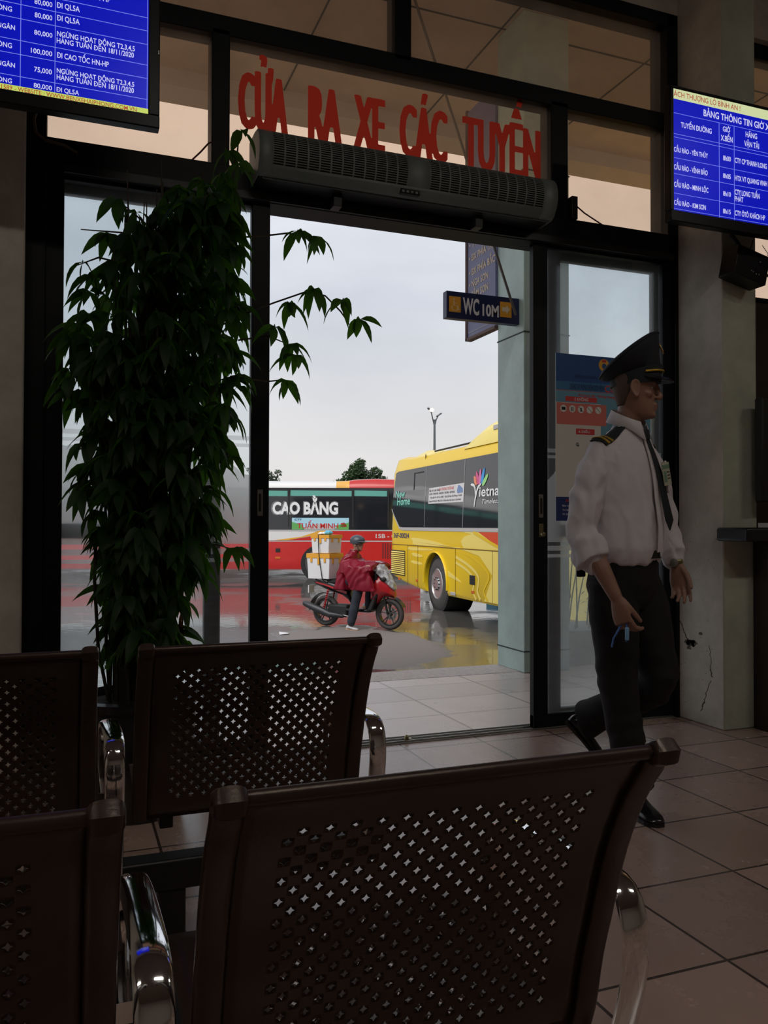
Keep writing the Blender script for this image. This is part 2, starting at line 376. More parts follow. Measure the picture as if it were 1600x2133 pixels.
def plane_xz(x, y, z):      # text on a plane facing -Y
    return Matrix(((1, 0, 0, x), (0, 0, -1, y), (0, 1, 0, z), (0, 0, 0, 1)))

def remeshed(mb, name, mats, parent, voxel, smooth=4, disp=0, dscale=8., seed=0, dfun=None):
    me = mb.mesh(name+'_raw', mats if isinstance(mats, (list, tuple)) else [mats])
    bm = bmesh.new(); bm.from_mesh(me); bmesh.ops.recalc_face_normals(bm, faces=bm.faces); bm.to_mesh(me); bm.free()
    t = bpy.data.objects.new('t', me); COL.objects.link(t)
    r = t.modifiers.new('r', 'REMESH'); r.mode = 'VOXEL'; r.voxel_size = voxel; r.use_smooth_shade = True
    if smooth:
        s = t.modifiers.new('s', 'SMOOTH'); s.iterations = smooth; s.factor = .5
    bpy.context.view_layer.update()
    m2 = bpy.data.meshes.new_from_object(t.evaluated_get(bpy.context.evaluated_depsgraph_get()))
    bpy.data.objects.remove(t); bpy.data.meshes.remove(me)
    m2.name = name
    if disp or dfun:
        ns = [v.normal.copy() for v in m2.vertices]
        for v, n in zip(m2.vertices, ns):
            if disp: v.co += n*disp*noise.noise(V((v.co.x*dscale+seed, v.co.y*dscale, v.co.z*dscale*.6)))
            if dfun: v.co += dfun(v.co, n)
    m2.materials.clear()
    m2.materials.append(mats if not isinstance(mats, (list, tuple)) else mats[0])
    m2.polygons.foreach_set('use_smooth', [True]*len(m2.polygons))
    o = bpy.data.objects.new(name, m2); COL.objects.link(o)
    if parent is not None: o.parent = parent
    return o

# =================================================================== THE ROOM
YW = 3.72     # plane of the glazed door wall
def struct(name, label, cat, mb, mats, parent=None, **k):
    o = mb.build(name, mats, parent, **k); tag(o, label, cat, kind='structure'); return o
struct('floor', 'brown red square floor tiles inside the waiting hall', 'floor', MB().box(-4, 8, -6, 3.74, -.12, 0), M['floor'])
struct('ceiling', 'dim brown ceiling of the waiting hall', 'ceiling', MB().box(-4.2, 8.2, -6.2, 3.9, 4.25, 4.4), M['ceil'])
struct('wall_back', 'plain plaster wall behind the benches', 'wall', MB().box(-4, 8, -6.2, -6, 0, 4.25), M['plaster'])
struct('wall_left', 'left end plaster wall of the hall', 'wall', MB().box(-4.2, -4, -6.2, 3.9, 0, 4.25), M['plaster'])
struct('wall_right', 'right end plaster wall of the hall', 'wall', MB().box(8, 8.2, -6.2, 3.9, 0, 4.25), M['plaster'])
mb = MB(); mb.box(-4, -.165, 3.615, 3.9, 0, 4.25)
struct('wall_front_left', 'beige plaster pier left of the glazed doors', 'wall', mb, M['plaster'], bevel=.006)
mb = MB(); mb.box(-.165, 8, 3.66, 3.9, 3.87, 4.25)
struct('wall_front', 'brown lintel above the tinted windows', 'wall', mb, M['plaster'])
# right column with chipped and cracked plaster
def column_mesh():
    mb = MB(); mb.box(3.14, 3.365, 3.335, 3.75, 0, 4.25)
    mb.box(3.365, 3.42, 3.45, 3.75, 0, 4.25)
    return mb
mb = column_mesh()
colr = struct('wall_front_right', 'plaster column right of the glazed doors with cracks and a chipped patch', 'wall', mb, [M['plaster'], M['plaster2']], bevel=.007)
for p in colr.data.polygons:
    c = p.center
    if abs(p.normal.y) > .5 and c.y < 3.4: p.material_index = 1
crk = mat('crack_dark', (.13, .115, .10), .9)
mb = MB()
random.seed(3)
def blot(cy, cz, r, n=14, jag=.5):
    pts = []
    for k in range(n):
        a = 2*PI*k/n; q = r*(1-jag*random.random())
        pts.append((cy+q*math.cos(a)*1.2, cz+q*math.sin(a)*.75))
    mb.prism(pts, 3.1385, 3.141, 'X')
def crack(pts, w):
    P = [pts[0]]
    for a, b in zip(pts[:-1], pts[1:]):
        for t in (.25, .5, .75, 1): P.append((a[0]+(b[0]-a[0])*t+random.uniform(-.006, .006), a[1]+(b[1]-a[1])*t+random.uniform(-.004, .004)))
    pts = P; w = w*.6
    for a, b in zip(pts[:-1], pts[1:]):
        d = V((b[0]-a[0], b[1]-a[1])).normalized(); nn = V((-d.y, d.x))*w*random.uniform(.5, 1.2)
        mb.prism([(a[0]-nn.x, a[1]-nn.y), (b[0]-nn.x*.6, b[1]-nn.y*.6), (b[0]+nn.x*.6, b[1]+nn.y*.6), (a[0]+nn.x, a[1]+nn.y)], 3.1385, 3.141, 'X')
# (y, z) spots on the face that looks along the door wall
blot(3.575, .415, .035); blot(3.555, .42, .03); blot(3.60, .42, .028); blot(3.50, .475, .012, jag=.2); blot(3.59, .39, .02)
crack([(3.70, .62), (3.67, .55), (3.635, .49), (3.60, .43)], .006)
crack([(3.44, .42), (3.425, .36), (3.43, .31), (3.42, .27)], .0035); crack([(3.43, .30), (3.418, .26)], .008)
crack([(3.425, .24), (3.46, .17), (3.475, .12), (3.50, .07)], .004); crack([(3.475, .12), (3.49, .09)], .008)
for k in range(40):
    blot(random.uniform(3.36, 3.68), random.uniform(.05, 1.0), random.uniform(.001, .004), 6)
mb.build('plaster_crack', crk, colr)
random.seed(7)

# ---- black aluminium glazing: header, posts
def frame_piece(name, label, boxes, m=None, parent=None):
    mb = MB()
    for b in boxes: mb.box(*b)
    return mb
w3 = empty('window_1', (0, YW, 0), 0, 'black framed tinted windows over the doors carrying the red lettering', 'window', kind='structure')
mb = MB()
F0, F1 = -.06, .09     # frame depth around YW
for b in [(-.155, 3.19, F0, F1, 2.50, 2.645), (-.155, 3.19, F0+.02, F1-.02, 3.235, 3.325), (-.155, 3.19, F0, F1, 3.80, 3.875),
          (-.165, -.088, F0+.01, F1, 0, 3.875), (3.072, 3.175, F0, F1, 2.50, 3.875), (3.118, 3.175, F0, F1, 0, 2.5),
          (.588, .669, F0+.02, F1-.02, 2.6, 3.26), (2.339, 2.442, F0+.02, F1-.02, 2.6, 3.26), (1.463, 1.55, F0+.02, F1-.02, 3.3, 3.82)]:
    mb.box(*b)
mb.build('window_frame', M['frame'], w3, bevel=.004)
mb = MB(); mb.box(-.02, 3.1, F0-.015, F0, 2.503, 2.535); mb.build('track_cover', M['steel_dark'], w3)
for (x0, x1, z0, z1, m) in [(-.09, .59, 2.64, 3.24, 'tint'), (.668, 2.34, 2.64, 3.24, 'tint'), (2.44, 3.073, 2.64, 3.24, 'tint'), (-.09, 1.464, 3.32, 3.80, 'tint2'), (1.549, 3.073, 3.32, 3.80, 'tint2')]:
    MB().box(x0, x1, -.003, .003, z0, z1).build('pane', M[m], w3)
# paint-like grime line along the sealant is part of the pane; red vinyl letters
mb = MB()
def bold_sheet(word, x, z, w, cap, y):
    """heavy condensed vinyl lettering merged into one clean sheet"""
    vs, fs, ww = text_geo(word); bm = bmesh.new()
    for k in range(7):
        T_ = plane_xz(x+k*.0035, y, z+.001*abs(k-3)); q = [bm.verts.new(T_ @ V((p.x*(w-.021), p.y*(cap-.002*abs(k-3)), 0))) for p in vs]
        fc = []
        for f in fs:
            try: fc.append(bm.faces.new([q[i] for i in f]))
            except ValueError: pass
        r_ = bmesh.ops.extrude_face_region(bm, geom=fc); bmesh.ops.translate(bm, verts=[e for e in r_['geom'] if isinstance(e, bmesh.types.BMVert)], vec=(0, -.010, 0))
    me = bpy.data.meshes.new('t'); bm.to_mesh(me); bm.free()
    mb = MB(); mb.add([v.co for v in me.vertices], [list(p.vertices) for p in me.polygons]); bpy.data.meshes.remove(me)
    o = remeshed(mb, 'lettering', M['redletter'], w3, .0019, 0)
    bm = bmesh.new(); bm.from_mesh(o.data); bm.normal_update()
    bmesh.ops.delete(bm, geom=[f for f in bm.faces if f.normal.y > -.6], context='FACES')
    for v in bm.verts: v.co.y = y
    bm.to_mesh(o.data); bm.free(); return o
for w, a, b in [('CỬA', .711, .946), ('RA', 1.04, 1.208), ('XE', 1.265, 1.428), ('CÁC', 1.501, 1.762), ('TUYẾN', 1.842, 2.298)]:
    bold_sheet(w, a, 2.848, b-a, .26, -.0045)

# ---- sliding doors and fixed side panels
FB = [(.960, 1.375, .80, True), (.915, .940, .80, False), (.880, .897, .80, False), (1.395, 1.410, .55, False), (1.425, 1.445, .55, False)]
fmL = film_mat('frosted_film_left', FB, .10, 1.); fmR = film_mat('frosted_film_right', FB, .12, -1.)
def slider(name, label, x0, x1, lead, fm):
    """x0..x1 leaf; lead = 'R' or 'L' side of the leading stile"""
    cx = (x0+x1)/2; w = (x1-x0)/2
    r = empty(name, (cx, YW-.02, 0), 0, label, 'door', kind='structure')
    mb = MB(); sl = .084
    mb.box(-w, -w+(sl if lead == 'L' else .075), -.02, .02, .01, 2.50); mb.box(w-(sl if lead == 'R' else .075), w, -.02, .02, .01, 2.50)
    mb.box(-w, w, -.018, .018, .01, .078); mb.box(-w, w, -.018, .018, 2.485, 2.53)
    mb.build('door_frame', M['frame'], r, bevel=.003)
    MB().box(-w+.02, w-.02, -.003, .003, .05, 2.5).build('door_glass', fm, r)
    s = 1 if lead == 'R' else -1
    hx = s*(w-.042)
    mb = MB(); mb.box(hx-.013, hx+.013, -.025, -.02, 1.085, 1.205); h = mb.build('door_handle', mat('dull_nickel', (.22, .21, .19), .4, .5), r, bevel=.003)
    MB().box(hx-.006, hx+.006, -.0275, -.024, 1.105, 1.185).build('finger_recess', M['steel_dark'], h, bevel=.002)
    return r, hx
dl, hx = slider('door_1', 'open left sliding door leaf of black frame and film covered glass', -.093, .855, 'R', fmL)
dr, hx = slider('door_2', 'open right sliding door leaf with poster and brass lock', 2.232, 3.125, 'L', fmR)
mb = MB(); mb.box(hx-.013, hx+.013, -.027, -.02, .985, 1.055); mb.lathe([(0.001, 0), (.014, 0), (.014, .02), (.009, .028), (.001, .028)], 14, Matrix.Translation((hx+.003, -.02, 1.0)) @ Matrix.Rotation(PI/2, 4, 'X'))
mb.build('door_lock', M['brass'], dr, bevel=.002)
MB().box(hx+.018, hx+.036, -.026, -.02, .995, 1.005).build('latch', M['steel_dark'], dr)
def fixed(name, label, x0, x1, side):
    cx = (x0+x1)/2; w = (x1-x0)/2
    r = empty(name, (cx, YW+.065, 0), 0, label, 'window', kind='structure')
    mb = MB()
    mb.box(-w, -w+.072, -.022, .022, 0, 2.5); mb.box(w-.072, w, -.022, .022, 0, 2.5)
    mb.box(-w, w, -.02, .02, 0, .08); mb.box(-w, w, -.02, .02, .985, 1.05); mb.box(-w, w, -.02, .02, 2.46, 2.52)
    mb.build('window_frame', M['frame'], r, bevel=.003)
    MB().box(-w+.05, w-.05, -.003, .003, .05, 2.48).build('pane', M['pane'], r)
    return r
fixed('window_2', 'fixed glass panel behind the left sliding door with a middle rail', -.10, .652, 'R')
fixed('window_3', 'fixed glass panel behind the right sliding door with a middle rail', 2.375, 3.13, 'L')
# threshold track
mb = MB(); mb.box(-.1, 3.12, 3.675, 3.80, 0, .004); mb.box(-.1, 3.12, 3.69, 3.694, .004, .012); mb.box(-.1, 3.12, 3.735, 3.739, .004, .012); mb.box(-.1, 3.12, 3.78, 3.784, .004, .010)
struct('trim_1', 'aluminium sliding door track along the threshold', 'threshold', mb, M['alu'])
mb = MB(); mb.lathe([(.001, 0), (.012, 0), (.010, .012), (.004, .02), (.001, .02)], 10, Matrix.Translation((1.545, 3.715, .012))); mb.box(1.535, 1.57, 3.705, 3.725, .004, .014)
tag(mb.build('floor_bolt', M['brass']), 'small brass floor bolt in the door threshold', 'bolt')

# ---- bay right of the column: board below, tinted window above
mb = MB(); mb.box(3.42, 8, 3.70, 3.78, 0, 2.36)
struct('wall_front_board', 'dark wooden board wall behind the counter', 'wall', mb, M['wood_dark'])
w5 = empty('window_4', (0, YW, 0), 0, 'tinted window strip above the dark board wall', 'window', kind='structure')
mb = MB()
for b in [(3.42, 8, -.02, .06, 2.345, 2.375), (3.42, 8, -.02, .06, 3.2, 3.33), (3.42, 8, -.02, .06, 3.78, 3.87)]+[(x, x+.09, -.02, .06, 2.37, 3.8) for x in (4.6, 5.8, 7.0)]: mb.box(*b)
mb.build('window_frame', M['frame'], w5)
MB().box(3.42, 8, -.003, .003, 2.37, 3.2).build('pane', M['tint'], w5); MB().box(3.42, 8, -.003, .003, 3.33, 3.8).build('pane', M['tint2'], w5)

# =================================================================== OUTSIDE SHELL
struct('pavement', 'pale pink tiled pavement outside the doors', 'pavement', MB().box(-8, 14, 3.74, 5.21, -.62, -.002), M['pave'])
struct('kerb', 'rough washed stone kerb strip along the pavement edge', 'kerb', MB().box(-8, 14, 5.21, 5.55, -.62, 0), M['kerb'], bevel=.01)
mb = MB(); mb.add([(-90, 5.5, -.56), (120, 5.5, -.56), (160, 190, -.56), (-120, 190, -.56)], [(0, 1, 2, 3)])
struct('yard_ground', 'wet asphalt bus yard with puddles and a dry patch', 'ground', mb, M['wet'])
# canopy: sloping soffit with panel joints and a downstand edge beam
mb = MB(); mb.box(-8, 14, 3.9, 7.1, 4.76, 4.9); can = struct('canopy', 'wide concrete canopy over the pavement with soffit panel joints', 'canopy', mb, M['canopy'])
mb = MB(); mb.box(-8, 14, 6.85, 7.15, 4.62, 5.2); mb.build('edge_beam', M['canopy2'], can)
mb = MB()
for x in [-2.2, -.9, .4, 1.7, 3.0, 4.3, 5.6]: mb.box(x, x+.012, 3.9, 6.85, 4.755, 4.762)
mb.box(-8, 14, 5.4, 5.412, 4.755, 4.762)
mb.build('panel_joint', M['tealdark'], can)
mb = MB()
for x, y in [(1.05, 4.9), (2.35, 4.7), (3.75, 4.75), (5.0, 5.9)]: mb.lathe([(.001, 0), (.085, 0), (.085, .03), (.001, .03)], 20, Matrix.Translation((x, y, 4.735)))
mb.build('downlight', M['canopy2'], can)
# teal clad column
mb = MB(); mb.box(3.042, 3.42, 5.144, 5.53, 0, 4.76)
pil = struct('pillar', 'teal panel clad square column on the pavement', 'column', mb, M['teal'], bevel=.006)
mb = MB()
for z in (.145, 1.99+.44, 3.6):
    mb.box(3.038, 3.424, 5.140, 5.534, z, z+.008)
mb.build('panel_joint', M['tealdark'], pil)

# =================================================================== PERFORATED STEEL BENCHES
def arc_profile(pts, step):
    """resample a polyline (smoothed) by arc length; returns function s->(y,z), length"""
    P = [V(p) for p in pts]
    for _ in range(3):
        q = [P[0]]
        for a, b in zip(P[:-1], P[1:]): q += [a*.75+b*.25, a*.25+b*.75]
        q.append(P[-1]); P = q
    acc = [0]
    for a, b in zip(P[:-1], P[1:]): acc.append(acc[-1]+(b-a).length)
    def f(s):
        s = max(0, min(acc[-1], s))
        for i in range(len(acc)-1):
            if s <= acc[i+1]:
                t = (s-acc[i])/max(1e-9, acc[i+1]-acc[i]); return P[i].lerp(P[i+1], t)
        return P[-1]
    return f, acc[-1]
def perforated(W, prof, c=.0143, mu=.05, ms0=.055, ms1=.04):
    f, Ln = arc_profile(prof, .01)
    nu = int((W-2*mu)/c); nv = int((Ln-ms0-ms1)/c)
    if nv % 2 == 0: nv -= 1
    us = [0, mu*.5]+[(W-nu*c)/2+i*c for i in range(nu+1)]+[W-mu*.5, W]
    vs_ = [0, ms0*.33, ms0*.66]+[ms0+j*c for j in range(nv+1)]+[Ln-ms1*.4, Ln]
    verts = []; faces = []
    def P(u, s): p = f(s); return (u-W/2, p[0], p[1])
    idx = {}
    for j, s in enumerate(vs_):
        for i, u in enumerate(us): idx[i, j] = len(verts); verts.append(P(u, s))
    for j in range(len(vs_)-1):
        for i in range(len(us)-1):
            a, b, cc, d = idx[i, j], idx[i+1, j], idx[i+1, j+1], idx[i, j+1]
            hole = 2 <= i < 2+nu and 3 <= j < 3+nv and (i+j) % 2 == 0
            if not hole: faces.append((a, b, cc, d)); continue
            cu = (us[i]+us[i+1])/2; cs = (vs_[j]+vs_[j+1])/2; h = c/2
            o = len(verts)
            for k in range(16):      # rounded four pointed star
                ang = k*PI/8
                r = {0: .0062, 1: .0042, 2: .0030, 3: .0042}[k % 4]
                aa = ang+({1: -.14, 3: .14}.get(k % 4, 0))
                verts.append(P(cu+r*math.cos(aa), cs+r*math.sin(aa)))
            s = [o+k for k in range(16)]
            # corners at angles 45,135,225,315: cc(+,+) d(-,+) a(-,-) b(+,-)
            faces.append((b, cc, s[2], s[1], s[0], s[15], s[14])); faces.append((cc, d, s[6], s[5], s[4], s[3], s[2]))
            faces.append((d, a, s[10], s[9], s[8], s[7], s[6])); faces.append((a, b, s[14], s[13], s[12], s[11], s[10]))
    me = bpy.data.meshes.new('perforated_panel'); me.from_pydata(verts, [], faces); me.materials.append(M['bench']); me.update()
    return me
BW = .512
# (y, z) measured from the top of the backrest: y forward (towards the door), z up
BACK = [(.006, .781), (.022, .757), (.047, .727), (.070, .684), (.090, .64), (.104, .60), (.120, .545), (.136, .498), (.147, .45), (.152, .42), (.165, .385)]
SEAT = [(.165, .415), (.22, .398), (.32, .395), (.43, .405), (.52, .418), (.56, .408), (.575, .38)]
back_me = perforated(BW-.03, BACK); seat_me = perforated(BW-.02, SEAT, ms0=.05, ms1=.06, mu=.05)
def solid(o, t=.0012):
    m = o.modifiers.new('thickness', 'SOLIDIFY'); m.thickness = t; m.offset = 0; shade(o, 50)
def make_bench(loc, label):
    r = empty('waiting_bench', loc, 0, label, 'bench', 'perforated steel benches')
    backs = []
    for cx in (.392, -.213, -.818):
        # back panel with rolled top
        o = link('backrest', back_me, r); o.location = (cx, 0, 0)
        if not backs: solid(o)
        else: solid(o)
        backs.append(o)
        mb = MB(); mb.tube([(cx-BW/2+.02, .002, .784), (cx+BW/2-.02, .002, .784)], .0085, 10)
        mb.build('top_rail', M['bench'], r, smooth=True)
        for s in (-1, 1):
            x = cx+s*(BW/2-.008)
            mb = MB(); f, Ln = arc_profile(BACK, .01)
            pts = [f(Ln*k/16) for k in range(17)]
            P = [V((x, p[0], p[1])) for p in pts]
            P = [V((x, -.012, .790)), V((x, -.003, .789))]+P[1:]
            P = [V((x, .012, .7765)), V((x, .001, .775)), V((x, -.0085, .7785)), V((x, -.0105, .786)), V((x, -.004, .7915)), V((x, .006, .7885))]+[V((x, p[0]-.003, p[1])) for p in pts[1:]]
            rings = []; prev = V((0, -1, 0))
            for i, q in enumerate(P):
                t = (P[min(i+1, len(P)-1)]-P[max(i-1, 0)]).normalized(); a = V((0, -t.z, t.y)); hw = .0165; ht = .0062
                rings.append([q+a*((ht+(.003 if i < 6 else 0))*math.copysign(abs(math.cos(b))**.8, math.cos(b)))+V((1, 0, 0))*(hw*math.copysign(abs(math.sin(b))**(.8 if i < 6 else .5), math.sin(b))) for b in [2*PI*k/20 for k in range(20)]])
            mb.loft(rings)
            mb.build('back_frame', M['bench'], r, smooth=True)
        o = link('seat', seat_me, r); o.location = (cx, 0, 0); solid(o)
        for s in (-.2, .17): MB().box(cx+s, cx+s+.03, .19, .50, .35, .388).build('seat_bracket', M['steel_dark'], r, bevel=.003)
    arm = [(.17, .27), (.158, .33), (.143, .38), (.128, .425), (.119, .47), (.117, .50), (.122, .535), (.138, .560), (.165, .571), (.22, .574), (.34, .566), (.43, .552), (.475, .535), (.50, .50), (.505, .45), (.495, .40), (.47, .36)]
    f, Ln = arc_profile(arm, .01)
    for x in (.695, .090, -.515, -1.12):
        mb = MB(); P = [f(Ln*k/46) for k in range(47)]
        mb.tube([(x, p[0], p[1]) for p in P], [(.0065, .0215)]*47, 16, ref=(0, -1, 0))
        mb.build('armrest', M['chrome'], r, smooth=True)
        mb = MB(); mb.box(x-.012, x+.012, .12, .48, .285, .325); mb.build('arm_bracket', M['steel_dark'], r, bevel=.003)
    mb = MB(); mb.box(-1.15, .72, .17, .23, .215, .285); mb.build('beam', M['steel_dark'], r, bevel=.006)
    for x in (.22, -.65):
        mb = MB(); mb.box(x-.03, x+.03, .175, .225, .05, .22); mb.prism([(-.06, .0), (-.06, .02), (.17, .055), (.25, .055), (.48, .02), (.48, 0)], x-.03, x+.03, 'X')
        mb.build('leg', M['steel_dark'], r, bevel=.005)
    return r
make_bench((0, .777, 0), 'nearest brown perforated steel bench with chrome armrests, its backs filling the foreground')
b2 = make_bench((.012, 1.762, 0), 'second brown perforated steel bench, just in front of the tall plant and door')

# =================================================================== SCREENS
def tv(name_label, x0, x1, z0, z1, bez, y=3.1):
    cx = (x0+x1)/2; cz = (z0+z1)/2
    r = empty('television', (cx, y, cz), 0, name_label, 'television')
    w = (x1-x0)/2; h = (z1-z0)/2
    mb = MB()
    b, bb = bez
    mb.box(-w-b, w+b, -.006, .035, h, h+.014); mb.box(-w-b, w+b, -.012, .035, -h-bb, -h)
    mb.box(-w-b, -w, -.008, .035, -h, h); mb.box(w, w+b, -.008, .035, -h, h); mb.box(-w, w, .004, .035, -h, h)
    mb.build('bezel', M['tvblack'], r, bevel=.004)
    mb = MB(); mb.box(-w*.8, w*.8, .035, .075, -h*.8, h*.75); mb.build('rear_housing', M['tvblack'], r, bevel=.01)
    MB().box(-w, w, 0, .004, -h, h).build('screen', M['screen'], r)
    return r, cx, cz
def screen_text(r, cx, cz, y, items, m, name='screen_lettering', bold=.015, dy=-.0015):
    for s, x, z, w, cap in items:
        mb = MB(); vs, fs, ww = text_geo(s, bold); mb.add([(p.x*w, p.y*cap, 0) for p in vs], fs, plane_xz(x-cx, dy, z-cz))
        mb.build(name, m, r, norm=False)
def screen_lines(r, cx, cz, hs, vs, x0, x1, z0, z1):
    mb = MB()
    for z, a, b in hs: mb.box(a-cx, b-cx, -.001, .0, z-cz-.0008, z-cz+.0008)
    for x, a, b in vs: mb.box(x-cx-.001, x-cx+.001, -.001, .0, a-cz, b-cz)
    return mb.build('table_lines', M['screen_line'], r)
# left screen
r, cx, cz = tv('wall television left of the sign with fares and price table on blue', -.757, .266, 2.535, 3.11, (.040, .048))
screen_text(r, cx, cz, 3.1, [('HN-HP', 0.068, 2.917, 0.065, 0.019), ('80,000', -0.118, 2.856, 0.058, 0.017), ('ĐI QL5A', -0.045, 2.859, 0.075, 0.019), ('80,000', -0.117, 2.809, 0.057, 0.017), ('ĐI QL5A', -0.044, 2.814, 0.074, 0.019), ('80,000', -0.118, 2.748, 0.059, 0.016), ('NGỪNG HOẠT ĐỘNG T2,3,4,5', -0.044, 2.758, 0.262, 0.018), ('HÀNG TUẦN ĐẾN 18/11/2020', -0.045, 2.734, 0.260, 0.018), ('100,000', -0.128, 2.682, 0.069, 0.017), ('ĐI CAO TỐC HN-HP', -0.043, 2.682, 0.172, 0.019), ('75,000', -0.117, 2.618, 0.057, 0.017), ('NGỪNG HOẠT ĐỘNG T2,3,4,5', -0.044, 2.628, 0.261, 0.017), ('HÀNG TUẦN ĐẾN 18/11/2020', -0.044, 2.605, 0.260, 0.018), ('80,000', -0.118, 2.562, 0.059, 0.016), ('ĐI QL5A', -0.044, 2.562, 0.074, 0.016), ('PHÒNG', -0.259, 2.811, 0.070, 0.017), ('NGÂN', -0.235, 2.749, 0.056, 0.016), ('PHÒNG', -0.258, 2.684, 0.070, 0.017), ('NGÂN', -0.234, 2.618, 0.056, 0.016), ('PHÒNG', -0.257, 2.562, 0.070, 0.016)], M['screen_text'])
hz = [2.891, 2.843, 2.793, 2.717, 2.668, 2.591]
screen_lines(r, cx, cz, [(z, -.757, .264) for z in hz], [(x, 2.556, 3.11) for x in (-.161, -.05, .262)], 0, 0, 0, 0)
MB().box(-.757-cx, .266-cx, -.001, 0, 2.535-cz, 2.557-cz).build('ticker_band', M['tick'], r)
screen_text(r, cx, cz, 3.1, [('1589 - WEBSITE : WWW.BENXEHAIPHONG.COM.VN', -.22, 2.5385, .446, .0150)], M['ticktext'], 'ticker_lettering', .01, -.002)
MB().box(.300-cx, .303-cx, -.010, -.006, 2.76-cz, 2.775-cz).build('indicator', M['alu'], r)
mb = MB(); mb.box(-.28, -.20, .075, .50, .0, .06); mb.box(-.34, -.14, .48, .505, -.12, .16); mb.build('wall_bracket', M['steel_dark'], r, bevel=.004)
# right screen
r, cx, cz = tv('wall television right of the doors showing route and departure table', 2.6305, 3.6535, 2.515, 3.09, (.022, .052))
screen_text(r, cx, cz, 3.1, [('BẢNG THÔNG TIN GIỜ XE XUẤT BẾN', 2.810, 2.992, 0.605, 0.031), ('TUYẾN ĐƯỜNG', 2.676, 2.914, 0.182, 0.024), ('GIỜ', 2.926, 2.939, 0.046, 0.024), ('X.BẾN', 2.913, 2.893, 0.073, 0.026), ('HÃNG', 3.067, 2.936, 0.072, 0.026), ('VẬN TẢI', 3.058, 2.890, 0.093, 0.026), ('CẦU RÀO - YÊN THỦY', 2.635, 2.793, 0.200, 0.022), ('8h00', 2.927, 2.799, 0.047, 0.023), ('CTY CP THANH LONG', 2.999, 2.799, 0.201, 0.024), ('CẦU RÀO - VĨNH BẢO', 2.635, 2.710, 0.198, 0.023), ('8h05', 2.926, 2.714, 0.047, 0.022), ('HTX VT QUANG VINH', 2.999, 2.713, 0.202, 0.024), ('CẦU RÀO - MINH LỘC', 2.635, 2.628, 0.202, 0.023), ('8h10', 2.926, 2.628, 0.047, 0.022), ('CTY LONG TUẤN', 2.998, 2.644, 0.155, 0.025), ('PHÁT', 2.998, 2.612, 0.052, 0.024), ('CẦU RÀO - KIM SƠN', 2.635, 2.543, 0.186, 0.022), ('8h15', 2.925, 2.543, 0.047, 0.022), ('CTY ÔTÔ KHÁCH HP', 2.998, 2.543, 0.189, 0.024)], M['screen_text'], bold=.022)
screen_lines(r, cx, cz, [(z, 2.632, 3.65) for z in (2.976, 2.878, 2.862, 2.765, 2.69, 2.598, 2.526)], [(2.6325, 2.516, 3.043), (2.904, 2.516, 2.976), (2.996, 2.516, 2.976)], 0, 0, 0, 0)
MB().box(2.6305-cx, 3.6535-cx, -.001, 0, 3.043-cz, 3.09-cz).build('ticker_band', M['tick2'], r)
screen_text(r, cx, cz, 3.1, [('ÁCH THƯỢNG LỘ BÌNH AN !', 2.634, 3.055, .40, .024)], M['ticktext'], 'ticker_lettering', .01, -.002)
mb = MB(); mb.box(-.10, .12, .075, .24, -.04, .04); mb.box(-.06, .10, .2, .236, -.16, .16); mb.build('wall_bracket', M['steel_dark'], r, bevel=.004)
# set top box hanging under the right screen
r = empty('set_top_box', (3.215, 3.262, 2.36), 0, 'small black electronic box hanging tilted below the right television', 'electronic box')
Mb = Matrix.Rotation(R(13), 4, 'Y')
mb = MB(); mb.box(-.105, .105, -.055, .055, -.075, .075, Mb); mb.build('case', M['tvblack'], r, bevel=.004)
lw = mat('led_white', (.6, .7, .75), .4)
for x, z in [(.045, .03), (.05, -.035), (.0, -.03), (.012, -.033), (.032, -.038)]: MB().box(x-.002, x+.002, -.057, -.055, z-.002, z+.002, Mb).build('led', lw, r)
mb = MB(); mb.tube([(-.09, .0, .16), (-.06, -.02, .11), (-.03, -.01, .07)], .012, 8); mb.tube([(.06, 0, .15), (.04, 0, .10), (.03, 0, .07)], .003, 6); mb.tube([(.10, .03, .02), (.17, .03, .0), (.3, .05, -.06)], .006, 6)
mb.tube([(.12, 0, .13), (.16, 0, .09), (.13, 0, .04), (.17, 0, .02), (.21, 0, .08), (.19, 0, .15)], .0018, 5)
mb.build('cable', M['wireblack'], r, smooth=True)
# loose cables
mb = MB(); mb.tube([(-.118, 3.60, 2.74), (-.135, 3.605, 2.68), (-.128, 3.605, 2.63), (-.09, 3.60, 2.60), (-.02, 3.62, 2.60), (.03, 3.64, 2.585)], .006, 6)
tag(mb.build('cable', M['wire'], smooth=True), 'brown cable looping from under the left television to the frame', 'cable')
mb = MB(); mb.tube([(.50, 3.69, 2.648), (.54, 3.68, 2.69), (.575, 3.68, 2.735), (.592, 3.68, 2.745)], .004, 6)
tag(mb.build('cable', M['wirered'], smooth=True), 'short dark red wire rising beside the first window post', 'cable')
mb = MB(); mb.tube([(2.46, 3.69, 2.755), (2.55, 3.69, 2.70), (2.68, 3.69, 2.645)], .004, 6)
tag(mb.build('cable', M['wirered'], smooth=True), 'thin dark cable slanting across the right tinted window', 'cable')
mb = MB(); mb.box(2.44, 2.475, 3.64, 3.72, 2.64, 2.76); tag(mb.build('junction_box', M['steel_dark'], bevel=.003), 'small dark box on the frame right of the air curtain', 'box')

